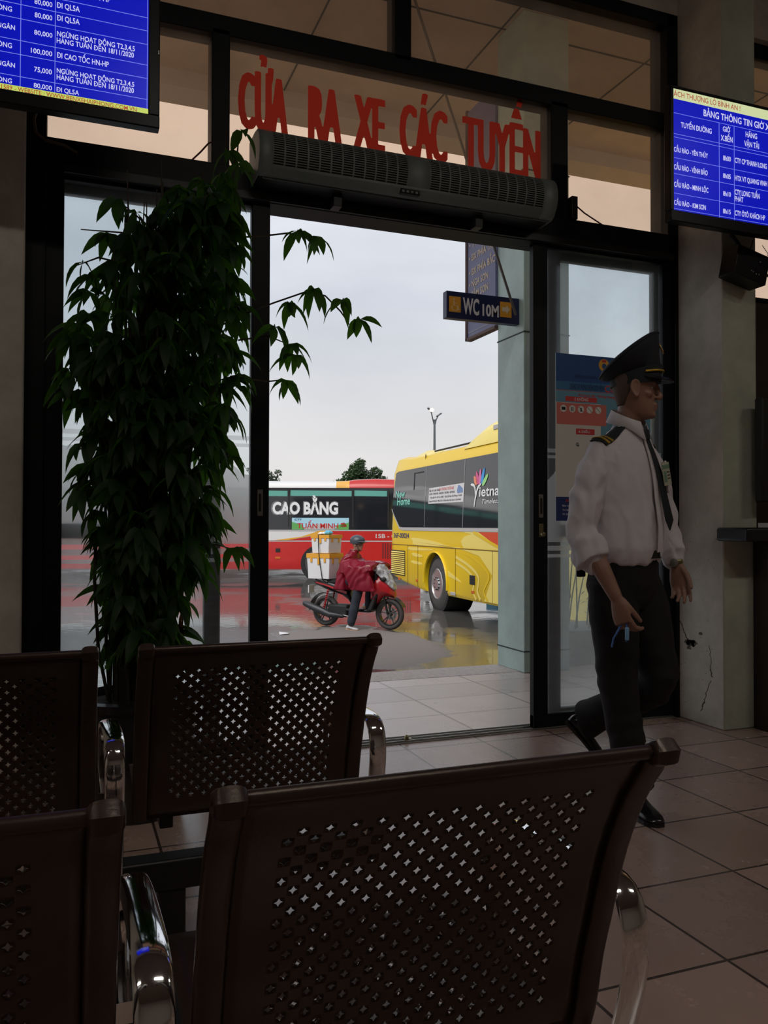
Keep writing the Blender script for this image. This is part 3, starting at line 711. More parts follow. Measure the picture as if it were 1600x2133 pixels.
# =================================================================== AIR CURTAIN
r = empty('air_curtain', (1.503, 3.5, 2.66), 0, 'long grey air curtain with slotted grille above the doorway', 'air curtain')
H = .74
prof = [(.19, .112), (.075, .112), (.02, .102), (-.012, .075), (-.028, .035), (-.030, -.010), (-.018, -.050), (.006, -.085), (.03, -.100), (.19, -.104)]
def clip_prof(k): return prof
mb = MB()
mb.prism([(y+.004 if y < .1 else y, z*.985) for y, z in prof], -H+.01, H-.01, 'X'); mb.build('inner_body', M['black'], r)
f, Ln = arc_profile(prof[1:9], .01)
def grille(x0, x1, s0, s1, nx, ns):
    vs = []; fs = []
    def P(x, s): p = f(s); return (x, p[0]-.003, p[1])
    cw = (x1-x0)/nx; ch = (s1-s0)/ns; idx = {}
    for j in range(ns+1):
        for i in range(nx+1): idx[i, j] = len(vs); vs.append(P(x0+i*cw, s0+j*ch))
    for j in range(ns):
        for i in range(nx):
            off = 0
            a, b, c, d = idx[i, j], idx[i+1, j], idx[i+1, j+1], idx[i, j+1]
            o = len(vs); xa = x0+i*cw+cw*.07; xb = x0+(i+1)*cw-cw*.07; sa = s0+j*ch+ch*.2; sb = s0+(j+1)*ch-ch*.2
            vs += [P(xa, sa), P(xb, sa), P(xb, sb), P(xa, sb)]
            fs += [(a, b, o+1, o), (b, c, o+2, o+1), (c, d, o+3, o+2), (d, a, o, o+3)]
    return vs, fs
mb = MB()
for a, b in [(-H+.055, -.055), (.055, H-.075)]:
    vs, fs = grille(a, b, Ln*.10, Ln*.80, 12, 20); mb.add(vs, fs)
o = mb.build('grille', M['grey_case'], r); solid(o, .0015)
mb = MB()
def band(x0, x1, s0, s1, n=14):
    mb.loft([[ (x, f(s0+(s1-s0)*k/n)[0]-.003, f(s0+(s1-s0)*k/n)[1]) for k in range(n+1)] for x in (x0, x1)], False, False)
band(-H, -H+.055, 0, Ln); band(-.055, .055, 0, Ln); band(H-.075, H, 0, Ln); band(-H+.055, H-.075, 0, Ln*.10, 4); band(-H+.055, H-.075, Ln*.80, Ln, 5)
o = mb.build('front_cover', M['grey_case'], r); solid(o, .003)
for s, nm in ((-1, 'end_cap'), (1, 'end_cap')):
    mb = MB(); mb.prism(prof, s*H-.004, s*H+.004, 'X'); 
    mb.build(nm, M['grey_case'], r, bevel=.004)
mb = MB(); mb.box(-H+.02, H-.02, .03, .19, -.108, -.100); mb.build('outlet', M['steel_dark'], r)
mb = MB(); mb.box(-.085, .01, -.012, .01, -.094, -.070); cp = mb.build('control_panel', M['tvblack'], r, bevel=.003)
mb = MB()
for k in range(4): mb.box(-.078+k*.022, -.068+k*.022, -.0135, -.012, -.088, -.078)
mb.build('button', M['grey_case'], cp)
for x in (-.36, .36):
    mb = MB(); mb.box(x-.02, x+.02, .07, .13, -.165, -.10); mb.build('mounting_bracket', M['steel_dark'], r, bevel=.002)

# =================================================================== COUNTER
r = empty('counter', (4.6, 3.2, 0), 0, 'dark service counter with rounded black top at the right edge', 'counter')
mb = MB(); mb.prism([(-1.512, -.08), (3.0, -.08), (3.0, .49), (-1.17, .49), (-1.17, .133), (-1.512, .133)], .968, 1.038, 'Z'); mb.build('counter_top', M['wood_top'], r, bevel=.014, seg=3)
mb = MB(); mb.prism([(-1.27, .03), (2.9, .03), (2.9, .47), (-1.165, .47), (-1.165, .13), (-1.27, .13)], 0, .968, 'Z'); mb.build('counter_body', M['wood_dark'], r, bevel=.004)
r = empty('monitor', (3.53, 3.27, 1.038), R(6), 'tall black screen standing on the service counter', 'monitor')
mb = MB(); mb.box(-.24, .24, -.02, .03, .13, .66); mb.build('display', M['black'], r, bevel=.008)
mb = MB(); mb.box(-.03, .03, -.01, .02, .02, .15); mb.box(-.09, .12, -.06, .055, 0, .018); mb.build('stand', M['black'], r, bevel=.004)
mb = MB(); mb.cbox((3.325, 3.18, 1.049), (.12, .10, .022)); tag(mb.build('paper_stack', M['paper']), 'small stack of white paper on the counter', 'paper')

# =================================================================== POSTER ON THE RIGHT DOOR
r = empty('poster', (2.71, YW-.029, 1.5), 0, 'blue and red health notice poster stuck on the right door glass', 'poster')
mp1 = lambda n, c, v=0: mat(n, tuple(min(.85, q*1.5) for q in c), .5, var=v)
x0, x1 = -.338, .262
MB().box(x0, x1, 0, .003, -.43, .445).build('sheet', mp1('poster_white', (.50, .49, .46)), r)
def pr(name, boxes, m, dy=-.0008):
    mb = MB()
    for b in boxes: mb.box(b[0], b[1], dy, 0, b[2], b[3])
    return mb.build(name, m, r)
pbl = mp1('poster_blue', (.012, .06, .20)); plb = mp1('poster_light_blue', (.10, .24, .33)); pred = mp1('poster_red', (.45, .035, .035)); psal = mp1('poster_salmon', (.50, .13, .11))
pnav = mp1('poster_navy', (.01, .025, .11))
pr('blue_header', [(x0, x1, .30, .445)], pbl); pr('light_blue_field', [(x0, x1, .255, .30)], mp1('poster_mid_blue', (.03, .13, .26))); pr('pale_field', [(x0, x1, .19, .255), (-.06, x1, .02, .19)], plb)
pr('red_field', [(x0+.005, -.025, .075, .187)], psal, -.0012); pr('red_strip', [(-.28, -.085, .197, .222), (x0, x1, .252, .2545), (-.215, -.10, .025, .055)], pred, -.0014)
pr('navy_footer', [(x0, x1, -.43, -.305)], pnav)
mb = MB()
for k in range(5):
    c = (-.293+k*.054, .157); mb.lathe([(.0005, 0), (.019, 0), (.019, .0012), (.0005, .0012)], 18, Matrix.Translation((c[0], -.0014, c[1])) @ Matrix.Rotation(PI/2, 4, 'X'))
mb.build('icon_disc', mp1('poster_icon', (.62, .60, .55)), r)
mb = MB()
for k in range(5):
    c = (-.293+k*.054, .157); T_ = Matrix.Translation((c[0], -.003, c[1]))
    if k == 0: mb.box(-.012, .012, 0, .0006, -.008, .008, T_)
    elif k == 1: mb.box(-.008, -.003, 0, .0006, -.012, .010, T_); mb.box(.001, .006, 0, .0006, -.012, .010, T_)
    elif k == 2: mb.box(-.004, .004, 0, .0006, -.013, .008, T_)
    if k >= 2:
        a = T_ @ Matrix.Rotation(R(45), 4, 'Y'); mb.box(-.018, .018, 0, .0006, -.0012, .0012, a)
mb.build('icon_mark', M['black'], r)
# round emblem
mb = MB(); mb.lathe([(.0005, 0), (.033, 0), (.033, .0012), (.0005, .0012)], 24, Matrix.Translation((-.04, -.0016, .40)) @ Matrix.Rotation(PI/2, 4, 'X')); em = mb.build('emblem', mp1('emblem_yellow', (.55, .30, .03)), r)
mb = MB(); mb.lathe([(.0005, 0), (.014, 0), (.014, .0012), (.0005, .0012)], 18, Matrix.Translation((-.04, -.003, .395)) @ Matrix.Rotation(PI/2, 4, 'X')); mb.build('emblem_centre', pbl, em)
MB().box(-.052, -.028, -.0045, -.003, .415, .428).build('emblem_red', pred, em)
def ptext(items, m, name, bold=.02, dy=-.0022):
    for s, x, z, w, cap in items:
        mb = MB(); vs, fs, ww = text_geo(s, bold); mb.add([(p.x*w, p.y*cap, 0) for p in vs], fs, plane_xz(x, dy, z))
        mb.build(name, m, r, norm=False)
ptext([('LIÊN ĐOÀN LAO ĐỘNG THÀNH PHỐ', -.225, .322, .46, .016), ('CHÚNG TAY PHÒNG CHỐNG DỊCH BỆNH', -.255, .262, .215, .027)], pnav, 'heading_lettering', .03)
ptext([('COVID-19', -.035, .258, .22, .034)], pred, 'title_lettering', .02)
ptext([('Không tụ tập - Không hoang mang - Không chủ quan', -.20, .226, .42, .014)], pred, 'subtitle_lettering', .02)
ptext([('5 KHÔNG', -.225, .202, .085, .015), ('6 ĐIỀU', -.20, .034, .07, .012)], M['paper'], 'white_lettering', .03)
ptext([('Q.', -.215, -.035, .02, .016)], M['black'], 'black_lettering', .03)
ptext([('Báo cho lao động không', -.30, -.355, .16, .009), ('TƯ 363 Xuân Tảo - Trường', -.30, -.378, .16, .009), ('TP. Số Nguyễn Quang Thành', -.30, -.400, .16, .009)], M['paper'], 'footer_lettering', .02)
ptext([('ĐƯỜNG DÂY NÓNG', -.28, -.33, .13, .012)], pred, 'hotline_lettering', .03)

# =================================================================== SIGNS OUTSIDE
r = empty('toilet_sign', (2.725, 5.24, 2.59), 0, 'dark blue WC 10M sign box on the teal column', 'sign')
mb = MB(); mb.box(-.262, .316, -.03, .03, -.094, .094); mb.build('sign_box', mat('sign_navy', (.006, .016, .085), .4), r, bevel=.002)
so = mat('sign_orange', (.90, .42, .03), .5)
for a, b in ((-.242, -.153), (.160, .252)): MB().box(a, b, -.032, -.03, -.051, .058).build('orange_panel', so, r)
mb = MB()
for s, x, z, w, cap, b in [('WC', -.136, -.054, .128, .108, .04), ('10M', .018, -.054, .132, .078, .04)]:
    vs, fs, ww = text_geo(s, b); mb.add([(p.x*w, p.y*cap, 0) for p in vs], fs, plane_xz(x, -.0312, z))
mb.build('sign_lettering', mat('sign_grey_white', (.88, .88, .9), .5), r, norm=False)
sy = mat('sign_symbol', (.85, .72, .5), .5)
mb = MB(); mb.prism([(.175, -.012), (.21, -.012), (.21, -.028), (.24, .004), (.21, .036), (.21, .02), (.175, .02)], -.034, -.032, 'Y'); mb.build('arrow_symbol', sy, r)
mb = MB()
for a in range(0, 250, 25):
    t0 = R(a+150); t1 = R(a+176); c = (-.197, -.020); q = .024
    mb.tube([(c[0]+q*math.cos(t0), -.033, c[1]+q*math.sin(t0)), (c[0]+q*math.cos(t1), -.033, c[1]+q*math.sin(t1))], .002, 5)
mb.tube([(-.206, -.033, .028), (-.204, -.033, -.006), (-.180, -.033, -.006), (-.172, -.033, -.032), (-.163, -.033, -.030)], .003, 5); mb.tube([(-.205, -.033, .012), (-.185, -.033, .012)], .002, 5)
mb.ell((-.206, -.033, .038), (.006, .002, .006), 8, 6); mb.build('wheelchair_symbol', sy, r)
r = empty('route_board', (3.042, 5.75, 3.0), 0, 'tall blue board listing destinations beside the teal column', 'sign board')
bb = mat('board_blue_grey', (.20, .21, .38), .5, var=.1)
MB().box(-.02, .012, -.22, .255, -.44, 1.4).build('panel', bb, r)
mb = MB(); mb.box(-.03, .022, -.225, .262, -.462, -.44); mb.box(-.03, .022, .245, .27, -.46, 1.42); mb.build('board_frame', mat('rusty_edge', (.13, .07, .06), .6), r)
mb = MB(); mb.box(-.0225, -.02, -.22, .235, -.405, -.400); mb.box(-.0225, -.02, .231, .235, -.405, 1.38); mb.build('border_line', mat('line_grey', (.5, .5, .55), .6), r)
btan = mat('board_tan', (.75, .60, .45), .6)
Mx = lambda y, z: Matrix(((0, 0, -1, -.0225), (-1, 0, 0, y), (0, 1, 0, z), (0, 0, 0, 1)))   # reads towards -Y when seen from -X
for s, z, w in [('• THÁI BÌNH', .275, .42), ('• BX PHÍA TÂY', .168, .43), ('• BX PHÍA BẮC', .052, .43), ('• NGA SƠN', -.045, .32), ('• SẦM SƠN', -.135, .32), ('• THANH HÓA', .38, .42)]:
    vs, fs, ww = text_geo(s, .03); mb = MB(); mb.add([(p.x*w, p.y*.052, 0) for p in vs], fs, Mx(.21, z))
    mb.build('board_lettering', btan, r, norm=False)
mb = MB(); mb.tube([(2.16, 5.1, 3.97), (2.779, 5.1, 3.025), (2.955, 5.1, 2.525)], .011, 8)
mb = MB(); mb.tube([(2.10, 5.08, 4.75), (2.47, 5.09, 3.80), (2.95, 5.1, 2.53)], .0095, 8)
tag(mb.build('stay_rod', mat('grey_rod', (.13, .12, .11), .5, .5), smooth=True), 'long thin grey stay rod slanting down to the WC sign', 'rod')

# unseen fill lamps added above and behind the camera to brighten the hall
first = None
for x, y in [(-2.2, -.3), (1.2, -.35), (4.6, -.3)]:
    if first is None:
        r = empty('ceiling_fill_lamp', (x, y, 4.25)); MB().box(-.62, .62, -.16, .16, -.06, 0).build('housing', M['grey_case'], r, bevel=.005)
        MB().box(-.58, .58, -.12, .12, -.075, -.06).build('diffuser', M['lamp'], r); first = r
    else: r = copy_tree(first); r.location = (x, y, 4.25)
    tag(r, 'long unseen fill lamp added to the ceiling of the waiting hall', 'lamp', 'added hall fill lamps')

# =================================================================== YELLOW COACH
GZ = -.56
M['yel'] = mat('coach_yellow', (.74, .50, .012), .30, coat=.15, spec=.3)
M['yel2'] = mat('coach_pale_yellow', (.80, .64, .15), .30, coat=.15, spec=.3)
M['redp'] = mat('coach_red', (.50, .016, .014), .28, coat=.5, var=.08)
M['whitep'] = mat('coach_white', (.66, .65, .64), .3, coat=.4)
M['busglass'] = mat('dark_coach_glass', (.012, .014, .018), .06, spec=.8)
M['tyre'] = mat('tyre_rubber', (.055, .05, .048), .8, bump=.3, bscale=80)
M['rim'] = mat('wheel_rim', (.62, .61, .60), .3, .9)
M['mint'] = mat('mint_vinyl', (.22, .60, .48), .5)
M['wvinyl'] = mat('white_vinyl', (.72, .72, .72), .5)
M['amber'] = mat('amber_lens', (.55, .12, .01), .3)
M['trimgrey'] = mat('grey_trim', (.42, .41, .40), .4)
MX = Matrix(((-1, 0, 0, 0), (0, -1, 0, 0), (0, 0, 1, 0), (0, 0, 0, 1)))
def side_text(x, z, out):
    """text on the coach flank at local y=0, read left to right for a viewer outside"""
    return Matrix(((1, 0, 0, x), (0, 0, -1, -out), (0, 1, 0, z), (0, 0, 0, 1)))
def wheel(parent, x, y, r, w, nm='wheel'):
    T_ = Matrix.Translation((x, y, r)) @ Matrix.Rotation(PI/2, 4, 'X')
    mb = MB(); mb.lathe([(r*.60, -w/2), (r*.80, -w/2-.01), (r*.96, -w/2+.03), (r, -w/2+.08), (r, w/2-.08), (r*.96, w/2-.03), (r*.80, w/2+.01), (r*.60, w/2), (r*.58, w/2-.04), (r*.58, -w/2+.04)], 40, T_, True)
    t = mb.build(nm, M['tyre'], parent, smooth=True)
    mb = MB(); mb.lathe([(r*.60, w/2-.01), (r*.56, w/2+.005), (r*.53, w/2-.06), (r*.30, w/2-.09), (r*.27, w/2-.015), (r*.19, w/2+.01), (.001, w/2+.012), (.001, -w/2), (r*.58, -w/2)], 40, T_)
    rm = mb.build('rim', M['rim'], t, smooth=30)
    mb = MB()
    for k in range(8):
        a = 2*PI*k/8; c = (x+r*.42*math.cos(a), y-w/2+.055, r+r*.42*math.sin(a))
        mb.lathe([(.001, 0), (r*.085, 0), (r*.085, .012), (.001, .012)], 12, Matrix.Translation(c) @ Matrix.Rotation(PI/2, 4, 'X'))
    for k in range(10):
        a = 2*PI*k/10; c = (x+r*.235*math.cos(a), y-w/2-.004, r+r*.235*math.sin(a)); mb.cbox(c, (.022, .02, .022))
    mb.build('wheel_hole', M['black'], t, norm=True)
    return t
def boolean_cut(o, cutters):
    for mb in cutters:
        c = mb.build('cut', M['black'], o.parent); m = o.modifiers.new('b', 'BOOLEAN'); m.object = c; m.operation = 'DIFFERENCE'; m.solver = 'EXACT'
        bpy.context.view_layer.update()
        me = bpy.data.meshes.new_from_object(o.evaluated_get(bpy.context.evaluated_depsgraph_get()))
        o.modifiers.clear(); old = o.data; o.data = me; bpy.data.meshes.remove(old); bpy.data.objects.remove(c)
# local frame: +x towards the far... rear at +x would read mirrored, so x runs to the front of the coach = right in the picture
hd = math.atan2(-.99818, -.06035)
yb = empty('coach', (6.594, 14.48, GZ), hd, 'yellow coach parked at the right with dark windows and a chromed rear wheel', 'bus')
XR, XF, WD = -2.82, 8.6, 2.48
def body_section(x, k=0., top=3.10, y0=0., y1=WD, bot=.32):
    """cross-section ring; k pulls it in for the rounded ends"""
    pr_ = [(y0+.03, bot), (y0, bot+.06), (y0, 1.2), (y0+.005, 1.55), (y0+.06, 2.78), (y0+.09, 2.86), (y0+.16, top-.06), (y0+.34, top), (y1-.34, top), (y1-.16, top-.06), (y1-.09, 2.86), (y1-.06, 2.78), (y1-.005, 1.55), (y1, 1.2), (y1, bot+.06), (y1-.03, bot)]
    c = (y0+y1)/2
    return [(x, c+(y-c)*(1-k), (z if z < 2 else z-(z-2)*k*.5)) for y, z in pr_]
mb = MB()
rs = []
for x, k, b in [(XR-.02, .10, .60), (XR+.03, .05, .56), (XR+.14, .015, .53), (XR+.35, 0, .50), (XR+1.0, 0, .42), (-.62, 0, .32), (2, 0, .32), (5, 0, .32), (XF-.4, 0, .32), (XF-.12, .02, .33), (XF, .08, .36)]:
    rs.append(body_section(x, k, bot=b, top=3.13 if x < -2 else 3.08))
mb.loft(rs)
body = mb.build('body', M['yel'], yb, norm=True)
def arch(x, r): return MB().lathe([(.0005, -.6), (r, -.6), (r, .6), (.0005, .6)], 36, Matrix.Translation((x, .1, .50)) @ Matrix.Rotation(PI/2, 4, 'X'))
boolean_cut(body, [arch(.08, .60), arch(6.3, .60)])
shade(body, 30)
for wx in (.08, 6.3):
    mb = MB(); mb.lathe([(.55, .03), (.55, .55), (.001, .55)], 30, Matrix.Translation((wx, 0.02, .5)) @ Matrix.Rotation(-PI/2, 4, 'X')); mb.build('wheel_well', M['black'], yb)
    mb = MB(); pts = [(wx+.615*math.cos(R(a)), -.006, .50+.60*math.sin(R(a))) for a in range(-8, 190, 9)]; mb.tube(pts, [(.014, .035)]*len(pts), 8, ref=(1, 0, .1)); mb.build('wheel_arch', M['yel'], yb, smooth=True)
    wheel(yb, wx, .17, .50, .30); wheel(yb, wx, WD-.17, .50, .30)
# flank items: polygons in (x, z) on the tumblehome side
def flank_y(z): return .0 if z < 1.2 else (.005*(z-1.2)/.35 if z < 1.55 else .005+.055*(z-1.55)/1.23 if z < 2.78 else .06+.1*(z-2.78)/.3)
def flank_poly(poly, out, name, m, parent, thick=.004, reg=True):
    n = len(poly); mb = MB()
    mb.add([(x, flank_y(z)-out, z) for x, z in poly]+[(x, flank_y(z)-out+thick, z) for x, z in poly],
           [list(range(n)), list(range(2*n-1, n-1, -1))]+[[i, (i+1) % n, (i+1) % n+n, i+n] for i in range(n)])
    return mb.build(name, m, parent)
def smoothpoly(pts, it=2, closed=True):
    P = [V(p) for p in pts]
    for _ in range(it):
        q = []
        for i in range(len(P)): a = P[i]; b = P[(i+1) % len(P)]; q += [a*.75+b*.25, a*.25+b*.75]
        P = q
    return [(p.x, p.y) for p in P]
win = [(XR+.34, 2.76), (XR+.22, 2.35), (XR+.16, 1.98), (XR+.30, 1.86), (XR+.72, 1.585), (XR+.95, 1.575), (8.3, 1.575), (8.3, 2.79), (XR+.5, 2.79)]
ex = [(XR+.31, 2.80), (XR+.17, 2.35), (XR+.11, 1.97), (XR+.28, 1.82), (XR+.70, 1.54), (XR+.95, 1.515), (8.35, 1.515), (8.35, 1.60), (8.35, 2.83), (XR+.5, 2.83)]
flank_poly([(XR+.11, 1.97), (XR+.28, 1.82), (XR+.70, 1.535), (XR+.95, 1.505), (8.35, 1.505), (8.35, 1.58), (XR+.95, 1.58), (XR+.73, 1.60), (XR+.32, 1.87), (XR+.17, 2.0)], .006, 'window_trim', M['trimgrey'], yb)
flank_poly(win, .010, 'window_glass', M['busglass'], yb)
for x in (-.56, 1.38, 3.4, 5.4):
    mb = MB(); mb.add([(x-.006, flank_y(1.58)-.0135, 1.58), (x+.006, flank_y(1.58)-.0135, 1.58), (x+.006, flank_y(2.78)-.0135, 2.78), (x-.006, flank_y(2.78)-.0135, 2.78)], [(0, 1, 2, 3)])
    mb.build('window_joint', M['trimgrey'], yb)
flank_poly([(-1.28, 2.345), (-1.235, 2.345), (-1.235, 2.66), (-1.28, 2.70)], .014, 'vent_window', M['black'], yb); flank_poly([(-1.28, 2.70), (-1.235, 2.675), (-.72, 2.675), (-.72, 2.70)], .014, 'vent_window_edge', M['black'], yb)
mb = MB(); mb.box(XR+.02, 8.4, -.006, .0, 1.195, 1.207)
for x in (-1.55, -.93, 1.05, 2.62): mb.box(x, x+.010, -.006, 0, .36, 1.2)
mb.box(-.86, -.85, .13, .15, 2.86, 3.05); mb.build('panel_joint', mat('joint_brown', (.10, .06, .01), .6), yb)
# paler swooshes of the livery
L2 = M['yel2']
flank_poly(smoothpoly([(-1.45, 1.37), (-.2, 1.33), (1.1, 1.19), (1.4, 1.225), (-.2, 1.215), (-1.3, 1.215), (-1.2, 1.29)], 2), .003, 'livery', L2, yb)
flank_poly([(1.35, 1.50), (1.75, 1.46), (1.45, 1.42), (1.3, 1.33), (1.42, 1.215), (5.5, 1.215), (5.5, 1.50), (2.85, 1.50), (2.1, 1.50)], .003, 'livery', L2, yb)
flank_poly([(1.35, 1.19), (2.1, 1.10), (2.62, .80), (2.3, .36), (5.5, .36), (5.5, 1.19)], .0045, 'livery', L2, yb)
flank_poly(smoothpoly([(-1.35, 1.06), (-.75, 1.03), (-.62, .98), (-1.2, .97)], 1), .003, 'livery', L2, yb)
flank_poly(smoothpoly([(-1.38, .90), (-.7, .87), (-.68, .82), (-1.3, .83)], 1), .003, 'livery', L2, yb)
flank_poly(smoothpoly([(-1.62, 1.17), (.2, 1.15), (-.4, 1.12), (-1.5, 1.09)], 1), .003, 'livery', L2, yb)
flank_poly([(.70, .78), (1.25, .64), (1.3, .60), (.72, .68)], .003, 'livery', L2, yb)
def ribbon(pts, w, name, m, out):
    P = [V(p) for p in pts]
    for _ in range(2):
        q = [P[0]]
        for a, b in zip(P[:-1], P[1:]): q += [a*.75+b*.25, a*.25+b*.75]
        q.append(P[-1]); P = q
    Lf = []; Rt = []
    for i, p in enumerate(P):
        t = (P[min(i+1, len(P)-1)]-P[max(i-1, 0)]).normalized(); n = V((-t.y, t.x)); ww = w*(.4+.6*math.sin(PI*min(1, (i+1)/len(P)*1.6+.1)) if i < len(P)*.5 else 1)
        Lf.append((p.x+n.x*w/2, p.y+n.y*w/2)); Rt.append((p.x-n.x*w/2, p.y-n.y*w/2))
    mb = MB()
    for i in range(len(P)-1):
        mb.add([(q[0], -out, q[1]) for q in (Lf[i], Lf[i+1], Rt[i+1], Rt[i])], [(0, 1, 2, 3)])
    mb.build(name, m, yb)
ribbon([(1.07, 1.05), (1.7, .92), (2.10, .76), (2.05, .60), (2.0, .50), (2.15, .37)], .055, 'livery', L2, .005)
ribbon([(1.07, .95), (1.6, .84), (1.92, .70), (1.85, .55), (1.82, .48), (1.98, .36)], .05, 'livery', L2, .005)
ribbon([(1.5, 1.13), (2.1, 1.0), (2.55, .80), (2.35, .62), (2.25, .5), (2.45, .37)], .05, 'livery', M['yel'], .0055)
flank_poly([(2.05, 1.50), (3.4, 1.50), (3.4, 1.22), (3.15, 1.215), (2.7, 1.31)], .005, 'red_stripe', mat('orange_red', (.62, .06, .012), .3), yb)
ribbon([(1.86, 1.50), (2.5, 1.34), (3.1, 1.215)], .05, 'livery', M['yel'], .006)
# air grille louvres
mb = MB()
for k in range(12):
    z = .56+k*.042; mb.prism([(-.004, z), (-.022, z+.006), (-.022, z+.014), (.0, z+.030)], -2.62, -1.76, 'X')
mb.build('air_grille', M['yel2'], yb)
MB().box(-2.66, -1.72, -.003, .0, .54, 1.075).build('grille_recess', M['black'], yb)
# lamps and handles
for x, z in [(-2.10, .46), (-.98, .49), (1.83, .47)]: MB().box(x-.06, x+.06, -.010, 0, z-.02, z+.03).build('side_lamp', M['amber'], yb, bevel=.004)
MB().box(1.70, 1.92, -.010, 0, .60, .76).build('door_catch', M['black'], yb, bevel=.01)
MB().box(.82, 1.06, -.012, 0, .35, .41).build('tow_cover', M['trimgrey'], yb, bevel=.01)
def ftext(items, m, name, out=.017, bold=.02, parent=None, shear=0.):
    for s, x, z, w, cap in items:
        vs, fs, ww = text_geo(s, bold, shear); mb = MB()
        mb.add([(x+p.x*w, flank_y(z+p.y*cap)-out, z+p.y*cap) for p in vs], fs)
        mb.build(name, m, parent or yb, norm=False)
ftext([('36F-00024', -2.50, 1.345, 1.02, .105)], mat('navy_vinyl', (.02, .03, .12), .5), 'number_lettering', .005)
ftext([('New', -2.42, 2.22, .62, .145), ('Home', -2.30, 2.055, .84, .155)], M['mint'], 'side_lettering', bold=.025)
# white advert panel on the windows
ad = flank_poly([(-.37, 2.035), (1.37, 2.03), (1.39, 2.365), (-.36, 2.34)], .015, 'advert_panel', mat('advert_white', (.62, .60, .60), .5), yb)
ftext([('Bảo An Liên Đông', -.33, 2.27, .55, .04), ], M['black'], 'advert_lettering', .0165, parent=ad)
ftext([('KHAI TRƯƠNG TUYẾN MỚI', .16, 2.272, .76, .05)], M['redp'], 'advert_title', .0165, .03, ad)
ftext([('SÀI SƠN - THANH HÓA - NAM ĐỊNH - THÁI BÌNH - HẢI PHÒNG', -.33, 2.205, 1.3, .038), ('• Giá xuất bến 5h15 và 14h00  • Giá Cầu Rào Hải Phòng về 6h45', -.30, 2.135, 1.6, .034), ('Hotline: 0916.65.58 - 0985.55.758   Rất hân hạnh được phục vụ Quý khách!', -.33, 2.065, 1.6, .032)], M['black'], 'advert_lettering', .0165, .02, ad)
flank_poly([(1.07, 2.24), (1.12, 2.34), (1.2, 2.33), (1.33, 2.27), (1.35, 2.20), (1.1, 2.19)], .0175, 'advert_picture', mat('advert_blue', (.16, .24, .42), .5), ad)
# Vietnam tourism style lettering with lotus petals
ftext([('ietnam', 2.05, 2.10, 1.08, .165)], M['wvinyl'], 'tourism_lettering', bold=.02)
ftext([('Timeless Charm', 2.18, 1.975, 1.25, .075)], M['wvinyl'], 'tourism_lettering', bold=.0, shear=.3)
def fstroke(pts, w, name, m, out=.017):
    P = [V(p) for p in pts]
    for _ in range(2):
        q = [P[0]]
        for a, b in zip(P[:-1], P[1:]): q += [a*.75+b*.25, a*.25+b*.75]
        q.append(P[-1]); P = q
    mb = MB()
    for i in range(len(P)-1):
        a, b = P[i], P[i+1]; t = (b-a).normalized(); n = V((-t.y, t.x))
        wa = w*math.sin(PI*(.12+.8*i/len(P))); wb = w*math.sin(PI*(.12+.8*(i+1)/len(P)))
        mb.add([(x, flank_y(z)-out, z) for x, z in ((a+n*wa/2), (b+n*wb/2), (b-n*wb/2), (a-n*wa/2))], [(0, 1, 2, 3)])
    return mb.build(name, m, yb)
fstroke([(1.68, 2.32), (1.86, 2.30), (1.90, 2.12)], .05, 'tourism_letter_v', M['wvinyl']); fstroke([(2.12, 2.32), (1.98, 2.26), (1.90, 2.10), (1.86, 1.93)], .055, 'tourism_letter_v', M['wvinyl'])
for (cx_, cz_, a, L_, c) in [(1.87, 2.40, 28, .20, (.75, .25, .12)), (1.94, 2.44, 12, .26, (.60, .09, .22)), (2.05, 2.45, -5, .30, (.62, .16, .35)), (2.17, 2.46, -16, .31, (.05, .28, .62)), (2.27, 2.39, -38, .26, (.30, .62, .22))]:
    pts = []
    for k in range(12):
        t = 2*PI*k/12; u = math.cos(t)*L_/2; v = math.sin(t)*.052*(1-.25*math.cos(t))
        ca, sa = math.cos(R(90+a)), math.sin(R(90+a)); pts.append((cx_+u*ca*1.3-v*sa, cz_+(u*sa+v*ca)*.9-.02))
    flank_poly(pts, .018, 'lotus_petal', mat('petal', c, .5), yb)
# roof: rear spoiler, rail, air conditioner dome
mb = MB()
def dome(x0, x1, h, y0, y1, n=10):
    rings = []
    for k in range(n+1):
        t = k/n; x = x0+(x1-x0)*t; hh = h*(1-(1-min(1, t*3.2))**2)*(1-(1-min(1, (1-t)*3.2))**2)
        rings.append([(x, y0, 2.98), (x, y0+.03, 2.98+.6*(hh+.05)), (x, y0+.14, 3.02+hh*.95), (x, y0+.4, 3.04+hh), (x, y1-.4, 3.04+hh), (x, y1-.14, 3.02+hh*.95), (x, y1-.03, 2.98+.6*(hh+.05)), (x, y1, 2.98)])
    mb.loft(rings)
dome(1.15, 5.0, .36, .12, WD-.12); mb.build('air_conditioner', M['yel2'], yb, smooth=50)
MB().box(2.35, 3.6, .135, .15, 3.20, 3.27).build('vent_strip', M['trimgrey'], yb)
mb = MB(); mb.loft([[(x, y, z) for y, z in ((.35, 3.08), (.5, 3.08+h), (1.9, 3.08+h), (2.1, 3.08))] for x, h in ((-2.2, .05), (-1.7, .13), (-1.2, .10), (-.7, .02))]); mb.build('roof_hatch', M['yel2'], yb, smooth=40)
mb = MB(); mb.tube([(-.75, .30, 3.11), (1.3, .30, 3.11)], .018, 6); mb.build('roof_rail', M['black'], yb)
# rear face details
MB().box(XR-.035, XR-.02, .35, WD-.35, 1.75, 2.7).build('rear_window', M['busglass'], yb, bevel=.02)
for y in (.12, WD-.32): MB().box(XR-.03, XR+.0, y+.06, y+.22, .9, 1.4).build('tail_lamp', M['redp'], yb, bevel=.01)

